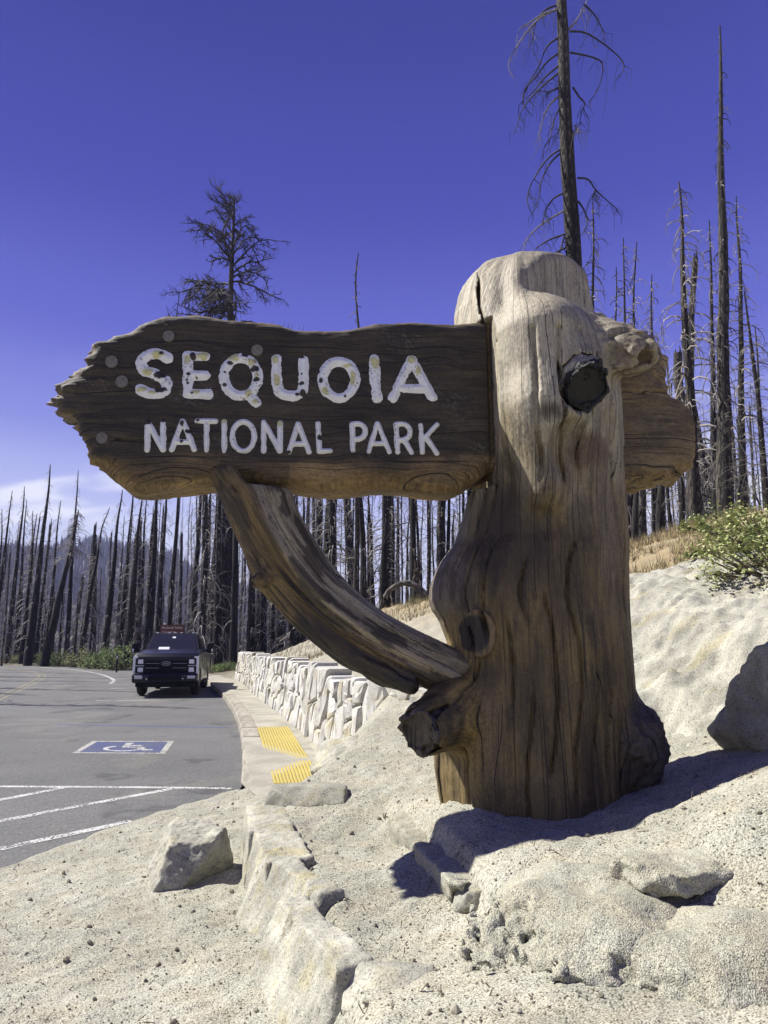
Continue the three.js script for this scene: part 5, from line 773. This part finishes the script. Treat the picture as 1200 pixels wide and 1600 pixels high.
{
  const R = rng(61), green = [[.17, .25, .055], [.23, .30, .075], [.12, .19, .045]], olive = [[.27, .29, .10], [.34, .33, .14], [.20, .24, .075]];
  const protos = [0, 1, 2].map((i) => { const T = new Tubes(), g = leaves(2600, R, [1, 1, 1], .085, i === 1 ? olive : green, T); return [g, T.geo()]; });
  const put = (px, d, wpx, hpx, i, label, group, depth = 1) => { const f = footAt(px, d), t = thing('shrub', f.setY(f.y - .05), label, 'shrub', group); loc('foliage', protos[i][0], M.leaf, t).userData.kind = 'stuff'; loc('stems', protos[i][1], M.twig, t).userData.kind = 'stuff'; const w = wpx / F * d * .5; t.scale.set(w, hpx / F * d, w * depth); t.rotation.y = R() * 6; };
  const W = [[192, 48, 56, 40, 0, 'tallest green roadside shrub, next to the parked truck'], [172, 50, 50, 34, 2, 'green roadside shrub left of the tallest one by the truck'], [150, 51, 44, 26, 0, 'mid-height shrub in the roadside strip behind the marker post'], [128, 54, 46, 26, 1, 'yellowish shrub in the middle of the roadside strip'], [104, 57, 44, 23, 0, 'rounded green shrub in the roadside strip below the leaning snag'], [80, 59, 42, 20, 2, 'low green shrub below the tallest left spire'], [58, 62, 44, 19, 0, 'low shrub at the left of the roadside strip'], [34, 64, 44, 14, 1, 'dry low shrub close to the left edge of the roadside strip'], [10, 66, 44, 12, 1, 'lowest dry shrub at the left picture edge'], [-16, 68, 44, 14, 1, 'dry shrub half out of the left picture edge'], [337, 42, 34, 13, 0, 'small green shrub at the foot of the broad old snag'], [358, 41, 34, 15, 0, 'green shrub right of the old snag foot beyond the pavement'], [378, 40, 26, 12, 2, 'little shrub beside the far end of the stone wall'], [512, 27, 30, 14, 2, 'shrub on the mound crest behind the brace'], [654, 25, 34, 14, 1, 'olive shrub on the mound under the arched branch'], [684, 26, 30, 12, 0, 'olive shrub on the mound beside the carved trunk']];
  for (const [px, d, w, h, i, l] of W) put(px, d, w, h, i, l, 'shrubs along the wood edge');
  // leafy bush that spills over the outcrop, right
  const tones = [[.33, .39, .12], [.42, .46, .18], [.20, .27, .08], [.48, .48, .22]];
  for (const [px, d, w, h, n, l, dy] of [[1250, 8.4, 1.2, .95, 5400, 'large leafy light green bush spilling over the outcrop at the right edge', -.15], [1212, 10.0, 1.0, .72, 3200, 'light green bush higher on the bank behind the large one', 0], [1150, 11.5, .75, .42, 1300, 'small pale green bush with a reaching spray at the top of the outcrop', .1], [1132, 9.8, .5, .18, 600, 'thin low green sprig creeping on the outcrop left of the large bush', .1]]) {
    const p = P(px, 900, d), f = V(p.x, height(p.x, -d, false) + .12 + dy, -d), t = thing('leafy_bush', f, l, 'bush'), T = new Tubes(); loc('foliage', leaves(n, R, [w, h, w * .8], .062, tones, T), M.leaf, t).userData.kind = 'stuff'; loc('stems', T.geo(), M.twig, t).userData.kind = 'stuff';
  }
  // grey-green young conifer cut by the right edge
  { const f = footAt(1218, 21), t = thing('young_conifer', f, 'feathery grey-green young conifer cut by the right picture edge', 'conifer'), top = P(1216, 455, 21).y - f.y, T = new Tubes(), p = []; T.tube([V(0, -.3, 0), V(.1, top * .5, 0), V(0, top, 0)], .12, .02, 7, [.10, .085, .075]); loc('trunk', T.geo(), M.bark, t); const S = new Tubes(), r = rng(8); for (let k = 0; k < 90; k++) { const h = lerp(.1, .97, k / 90), az = k * 2.4 + r(), L = lerp(1.7, .15, h) * lerp(.7, 1.15, r()); limb(S, V(0, top * h, 0), az, L, .012, .55, r, [.20, .19, .165], 16); } loc('crown', S.geo(), M.twig, t).userData.kind = 'stuff'; }
  // dry grass and litter on the bank
  const blade = new THREE.BufferGeometry(); blade.setAttribute('position', new THREE.Float32BufferAttribute([-.012, 0, 0, .012, 0, 0, .05, .5, .02, -.006, 0, .01, .016, 0, -.01, -.08, .38, .03], 3)); blade.setIndex([0, 1, 2, 3, 4, 5]); blade.computeVertexNormals();
  const N = 5200, im = new THREE.InstancedMesh(blade, std({ color: new THREE.Color(.29, .23, .13), side: THREE.DoubleSide, roughness: .9 }), N), m4 = new THREE.Matrix4(), e = new THREE.Euler(), q = new THREE.Quaternion();
  for (let i = 0; i < N; i++) { let x, z; if (i < 2600) { const d = lerp(10, 19, R()); x = P(lerp(985, 1200, R()), 900, d).x; z = -d; } else { const d = lerp(18, 27, R()); x = P(lerp(430, 760, R()), 960, d).x; z = -d; } const cl = n3(x * .7, 1, z * .7); if (i < 2600 && cl < -.1) { z -= 1.2; } const s = lerp(.25, .75, R()); m4.compose(V(x, height(x, z, false) - .02, z), q.setFromEuler(e.set((R() - .5) * .9, R() * 6.3, (R() - .5) * .9)), V(s, s * lerp(.5, 1.1, R()), s)); im.setMatrixAt(i, m4); const k = lerp(.6, 1.25, R()); im.setColorAt(i, new THREE.Color(k, k * lerp(.95, 1.1, R()), k * .9)); }
  im.name = 'dry_grass'; tag(im, 'sparse dry yellow grass scattered over the bank and mound', 'grass', null, 'stuff'); scene.add(im);
  // pebbles on the sand
  const pg = new THREE.IcosahedronGeometry(1, 0), NP = 4200, pm = new THREE.InstancedMesh(pg, std({ color: new THREE.Color(.36, .335, .28), map: T_gran, roughness: .95 }), NP);
  for (let i = 0; i < NP; i++) { const big = R() < .05, d = Math.pow(R(), 1.5) * 6 + 2.4, px = R() * 1200, x = P(px, 1400, d).x, z = -d; let s = big ? lerp(.008, .02, R()) : lerp(.003, .007, R()); if (polySD(ROAD, x, z) < .05 || polySD(PAVE, x, z) < .05) s = .003; m4.compose(V(x, groundH(x, z) + s * .2, z), q.setFromEuler(e.set(R() * 6, R() * 6, R() * 6)), V(s, s * .7, s * lerp(.7, 1.3, R()))); pm.setMatrixAt(i, m4); const k = lerp(.45, 1.2, R()); pm.setColorAt(i, new THREE.Color(k, k * .98, k * .93)); }
  const sg = new THREE.CylinderGeometry(.0022, .0016, 1, 4), NS = 420, sm = new THREE.InstancedMesh(sg, std({ color: new THREE.Color(.13, .095, .06), roughness: .9 }), NS);
  for (let i = 0; i < NS; i++) { const d = Math.pow(R(), 1.3) * 7 + 2.5, x = P(R() * 1200, 1400, d).x, z = -d, L = lerp(.02, .085, R() * R()); const off = polySD(ROAD, x, z) < .05 || polySD(PAVE, x, z) < .05; m4.compose(V(x, off ? -.05 : groundH(x, z) + .005, z), q.setFromEuler(e.set(Math.PI / 2 + (R() - .5) * .3, R() * 6.3, R() * 6.3)), V(1, L, 1)); sm.setMatrixAt(i, m4); }
  sm.name = 'twig_litter'; tag(sm, 'scattered needles and tiny twigs lying on the sand', 'litter', null, 'stuff'); scene.add(sm);
  pm.name = 'pebbles'; tag(pm, 'loose small stones and grit strewn on the sand', 'gravel', null, 'stuff'); scene.add(pm);
}

// ================================================================ PARKED TRUCK, ROADSIDE THINGS
{
  const pm = new THREE.MeshPhysicalMaterial({ color: new THREE.Color(.006, .006, .014), roughness: .4, specularIntensity: .4, clearcoat: .45, clearcoatRoughness: .08 });
  const phys = (o) => new THREE.MeshPhysicalMaterial({ specularIntensity: .25, ...o }), blk = phys({ color: new THREE.Color(.005, .005, .006), roughness: .6 }), gloss = phys({ color: new THREE.Color(.008, .008, .010), roughness: .45 }), chrome = std({ color: new THREE.Color(.62, .62, .64), metalness: 1, roughness: .22 }), rub = std({ color: new THREE.Color(.010, .010, .010), roughness: .95 });
  const glass = new THREE.MeshPhysicalMaterial({ color: new THREE.Color(.02, .02, .028), roughness: .05, clearcoat: 1, clearcoatRoughness: .02 }), lens = new THREE.MeshPhysicalMaterial({ color: new THREE.Color(.62, .63, .66), roughness: .18, clearcoat: 1 }), satin = std({ color: new THREE.Color(.42, .42, .44), roughness: .35, metalness: .6 });
  const fl = G(208, 1090, 0), fr = G(306, 1089, 0), pos = V((fl.x + fr.x) / 2 + .02, 0, (fl.z + fr.z) / 2 + .1);
  const t = thing('pickup_truck', pos, 'black pickup truck parked nose to the camera at the kerb', 'pickup truck'); t.rotation.y = .175;
  // local: x across, y up, +z the nose at z = 0, tail at z = -6.2
  const ext = (pts, w, bevel = .05) => { const s = new THREE.Shape(pts.map(([z, y]) => new THREE.Vector2(-z, y))), g = new THREE.ExtrudeGeometry(s, { depth: w - bevel * 2, bevelEnabled: true, bevelSize: bevel, bevelThickness: bevel, bevelSegments: 3, curveSegments: 10 }); g.translate(0, 0, -w / 2 + bevel); g.rotateY(Math.PI / 2); return toCreasedNormals(g, .6); };
  const arch = (zc, r) => Array.from({ length: 11 }, (_, i) => [zc + r * Math.cos(Math.PI * i / 10), .42 + r * Math.sin(Math.PI * i / 10)]);
  const body = loc('body', ext([[-.10, .62], [-.06, 1.22], [-.16, 1.30], [-1.5, 1.40], [-4.1, 1.40], [-4.12, 1.42], [-6.15, 1.42], [-6.2, .70], [-5.6, .62], ...arch(-4.95, .52).reverse(), [-4.3, .45], [-1.65, .45], ...arch(-1.05, .52).reverse()].map(([z, y]) => [z, y]), 1.98, .07), pm, t);
  const quadBox = (b, f) => { const p = [...b, ...f].flat(), g = new THREE.BufferGeometry(); g.setAttribute('position', new THREE.Float32BufferAttribute(p, 3)); g.setIndex([0, 1, 2, 0, 2, 3, 4, 6, 5, 4, 7, 6, 0, 4, 5, 0, 5, 1, 1, 5, 6, 1, 6, 2, 2, 6, 7, 2, 7, 3, 3, 7, 4, 3, 4, 0]); return toCreasedNormals(g.toNonIndexed(), .3); };
  loc('cab', quadBox([[-.92, 1.38, -1.42], [.92, 1.38, -1.42], [.93, 1.38, -4.15], [-.93, 1.38, -4.15]], [[-.72, 2.03, -2.15], [.72, 2.03, -2.15], [.74, 2.03, -3.95], [-.74, 2.03, -3.95]]), pm, t);
  const hoodG = ext([[-.10, 1.20], [-.14, 1.31], [-.45, 1.38], [-1.45, 1.44], [-1.45, 1.25]], 1.60, .05); loc('bonnet', hoodG, pm, t);
  const pane = (name, q, mat = glass) => { const g = new THREE.BufferGeometry(); g.setAttribute('position', new THREE.Float32BufferAttribute(q.flat(), 3)); g.setIndex([0, 1, 2, 0, 2, 3]); g.computeVertexNormals(); return loc(name, g, mat, t); };
  const L = (a, b, k) => a.map((v, i) => lerp(v, b[i], k));
  const wb0 = [-.92, 1.38, -1.42], wb1 = [.92, 1.38, -1.42], wt0 = [-.72, 2.03, -2.15], wt1 = [.72, 2.03, -2.15], up = (q) => [q[0], q[1] + .006, q[2] + .008];
  const q4 = (u0, v0, u1, v1) => [[u0, v0], [u1, v0], [u1, v1], [u0, v1]].map(([u, v]) => up(L(L(wb0, wb1, u), L(wt0, wt1, u), v)));
  pane('windscreen', q4(.05, .06, .95, .92));
  { const w = pane('paper', q4(.24, .10, .44, .26).map((p) => [p[0], p[1] + .004, p[2] + .006]), std({ color: new THREE.Color(.75, .76, .74) })); w.userData.label = 'white paper behind the windscreen'; pane('sticker', q4(.46, .72, .53, .80).map((p) => [p[0], p[1] + .004, p[2] + .006]), std({ color: new THREE.Color(.7, .7, .7) })); }
  for (const s of [1, -1]) { const side = (z0, z1, y0, y1) => { const X = (y, k) => s * (lerp(.93, .74, (y - 1.38) / .65) + .008); const zz = (z, y) => z - (z > -2.3 ? (y - 1.38) * 1.05 : 0); const q = [[X(y0), y0, z0], [X(y0), y0, z1], [X(y1), y1, z1], [X(y1), y1, zz(z0, y1)]]; return s > 0 ? q : q.reverse(); }; pane('side_window', side(-1.65, -2.75, 1.45, 1.95)); pane('side_window', side(-2.85, -3.85, 1.45, 1.95)); }
  const box = (name, w, h, d, x, y, z, mat, parent = t, r = .02) => { const m = loc(name, new RoundedBoxGeometry(w, h, d, 2, Math.min(r, w / 2.2, h / 2.2, d / 2.2)), mat, parent); m.position.set(x, y, z); return m; };
  const gr = box('grille', 1.34, .50, .10, 0, .98, -.045, blk); for (let i = 0; i < 3; i++) box('bar', 1.30, .045, .05, 0, -.14 + i * .14, .045, gloss, gr); 
  for (const s of [-1, 1]) { for (let i = 0; i < 2; i++) box('bar_insert', .42, .012, .02, s * .42, .0 + i * .14 - .07, .072, satin, gr); }
  { const cv = document.createElement('canvas'); cv.width = 256; cv.height = 112; const c = cv.getContext('2d'); c.fillStyle = '#9a9aa0'; c.fillRect(0, 0, 256, 112); c.beginPath(); c.ellipse(128, 56, 118, 47, 0, 0, 7); c.fillStyle = '#0c0c12'; c.fill(); c.fillStyle = '#b4b4ba'; c.font = 'italic 62px serif'; c.textAlign = 'center'; c.textBaseline = 'middle'; c.fillText('Ford', 126, 57); const tx = new THREE.CanvasTexture(cv); tx.colorSpace = THREE.SRGBColorSpace;
    const g = new THREE.CylinderGeometry(1, 1, .03, 36); g.rotateX(Math.PI / 2); const p = g.attributes.position, uv = g.attributes.uv; for (let i = 0; i < p.count; i++) uv.setXY(i, (p.getX(i) + 1) / 2, (p.getY(i) + 1) / 2); g.scale(.145, .065, 1); const m = loc('badge', g, std({ map: tx, roughness: .3, metalness: .3 }), gr); m.position.set(0, .07, .085); }
  for (const s of [-1, 1]) { const h = loc('headlight', new RoundedBoxGeometry(.34, .56, .16, 3, .05), gloss, t); h.position.set(s * .83, .98, -.09); for (const y of [.13, -.13]) box('lamp_lens', .17, .15, .05, -s * .05, y, .075, lens, h, .03); const cl = new THREE.Shape([[.05, .28], [.17, .28], [.17, -.28], [.0, -.28], [.0, -.245], [.12, -.23], [.12, .23], [.05, .245]].map(([x, y]) => new THREE.Vector2(s * x, y))), cg = new THREE.ExtrudeGeometry(cl, { depth: .03, bevelEnabled: true, bevelSize: .01, bevelThickness: .008, bevelSegments: 2 }); const b = loc('light_signature', cg, lens, h); b.position.set(-s * .005, 0, .075); box('divider', .26, .03, .04, -s * .03, 0, .085, satin, h, .01); }
  const bu = box('bumper', 2.02, .30, .30, 0, .60, .02, pm, t, .08); box('air_intake', 1.0, .16, .06, 0, .0, .135, blk, bu); for (const s of [-1, 1]) { box('fog_lamp', .24, .11, .05, s * .80, .03, .14, satin, bu); box('tow_hook', .05, .05, .06, s * .55, -.02, .15, chrome, bu); }
  box('air_dam', 1.8, .16, .22, 0, .40, -.02, blk, t, .05); 
  for (const [x, z] of [[-.84, -1.05], [.84, -1.05], [-.84, -4.95], [.84, -4.95]]) { const w = new THREE.Group(); w.name = 'wheel'; w.position.set(x, .42, z); t.add(w); const ty = new THREE.TorusGeometry(.30, .125, 12, 32); ty.rotateY(Math.PI / 2); ty.scale(1.15, 1, 1); loc('tyre', ty, rub, w); const rg = new THREE.CylinderGeometry(.25, .25, .20, 24); rg.rotateZ(Math.PI / 2); const spokes = [rg.toNonIndexed()]; for (let k = 0; k < 6; k++) { const s = new THREE.BoxGeometry(.23, .06, .44).toNonIndexed(); s.rotateX(k * Math.PI / 6); spokes.push(s); } loc('rim', mergeGeometries(spokes), satin, w); }
  for (const s of [-1, 1]) { const m = box('door_mirror', .24, .34, .16, s * 1.24, 1.53, -1.75, gloss, t, .06); box('mirror_arm', .26, .05, .06, -s * .20, -.10, .0, blk, m, .02); box('marker_lamp', .05, .10, .02, s * .06, -.08, .085, lens, m, .01); }
  for (const x of [-.6, -.2, 0, .2, .6]) box('roof_lamp', .09, .035, .10, x, 2.045, -2.25, lens, t, .015);
  for (const s of [-1, 1]) { const w = loc('wiper', new Tubes().tube([V(s * .1 - .35, 1.45, -1.45), V(s * .1 + .3, 1.48, -1.47)], .012, .010, 5, [.01, .01, .01]).geo(), blk, t); for (const z of [-2.45, -3.4]) box('door_handle', .03, .04, .18, s * 1.0, 1.22, z, blk, t, .012); for (const z of [-1.62, -2.8, -3.95]) box('door_seam', .006, .80, .012, s * .995, .93, z, rub, t, .002); box('running_board', .16, .05, 2.4, s * 1.0, .38, -2.9, blk, t, .02); }
  box('glint', .9, .02, .3, 0, .1, -5, blk, t).removeFromParent(); shadows(t);
}
{ // brown roadside board behind the truck
  const c = P(269, 985, 36), cv = document.createElement('canvas'); cv.width = 512; cv.height = 320; const k = cv.getContext('2d'); k.fillStyle = '#53271a'; k.fillRect(0, 0, 512, 320); k.fillStyle = '#b9a79a'; k.font = 'bold 74px sans-serif'; k.fillText('National Parks', 34, 84, 440); k.fillText('Closed to', 34, 174, 300);
  const tx = new THREE.CanvasTexture(cv); tx.colorSpace = THREE.SRGBColorSpace; const t = thing('roadside_sign', V(c.x, height(c.x, c.z, false), c.z), 'brown roadside sign with pale lettering showing over the truck roof', 'road sign'), W = 1.22, H = .80, y = c.y + .26 - t.position.y;
  const g = new THREE.BoxGeometry(W, H, .03), m = loc('panel', g, [0, 1, 2, 3, 5, 5].map((i) => i === 5 ? std({ color: new THREE.Color(.09, .028, .016) }) : std({ color: new THREE.Color(.09, .028, .016) })), t); m.material[4] = std({ map: tx, roughness: .6 }); m.position.y = y - H / 2 + .02;
  for (const s of [-1, 1]) { const p = loc('post', new RoundedBoxGeometry(.09, y + .3, .09, 1, .01), std({ color: new THREE.Color(.10, .055, .035) }), t); p.position.set(s * W * .36, y / 2 - .15 - .08, -.07); }
}
for (const [px, py, d, h, l] of [[182, 1049, 44, 1.12, 'thin black marker post in front of the roadside shrubs'], [34, 1030, 60, 1.0, 'thin black marker post at the far left of the road'], [10, 1032, 62, .9, 'short marker post right at the left picture edge']]) { const f = G(px, py, .03); f.setZ(-d); f.x = P(px, py, d).x; f.y = height(f.x, -d, false); const t = thing('marker_post', f, l, 'marker post'); const p = loc('post', new RoundedBoxGeometry(.11, h, .05, 1, .012), std({ color: new THREE.Color(.02, .02, .02) }), t); p.position.y = h / 2; const r = loc('reflector', new RoundedBoxGeometry(.09, .16, .02, 1, .005), std({ color: new THREE.Color(.6, .6, .58) }), t); r.position.set(0, h - .14, .03); }
{ const p = P(566, 1046, 12.6), f = V(p.x, height(p.x, p.z, false), p.z), t = thing('metal_stake', f, 'short rusty metal stake on the mound behind the stone wall', 'stake'); const m = loc('stake', new RoundedBoxGeometry(.05, .42, .05, 1, .008), std({ color: new THREE.Color(.11, .07, .05), roughness: .8 }), t); m.position.y = .16; const c = loc('cap', new RoundedBoxGeometry(.06, .03, .06, 1, .008), std({ color: new THREE.Color(.08, .05, .04) }), t); c.position.y = .375; }
const renderer = new THREE.WebGLRenderer({ antialias: true });
renderer.toneMapping = THREE.LinearToneMapping; renderer.toneMappingExposure = EXPOSURE; renderer.shadowMap.enabled = true;
renderer.setSize(768, 1024);
renderer.render(scene, camera);
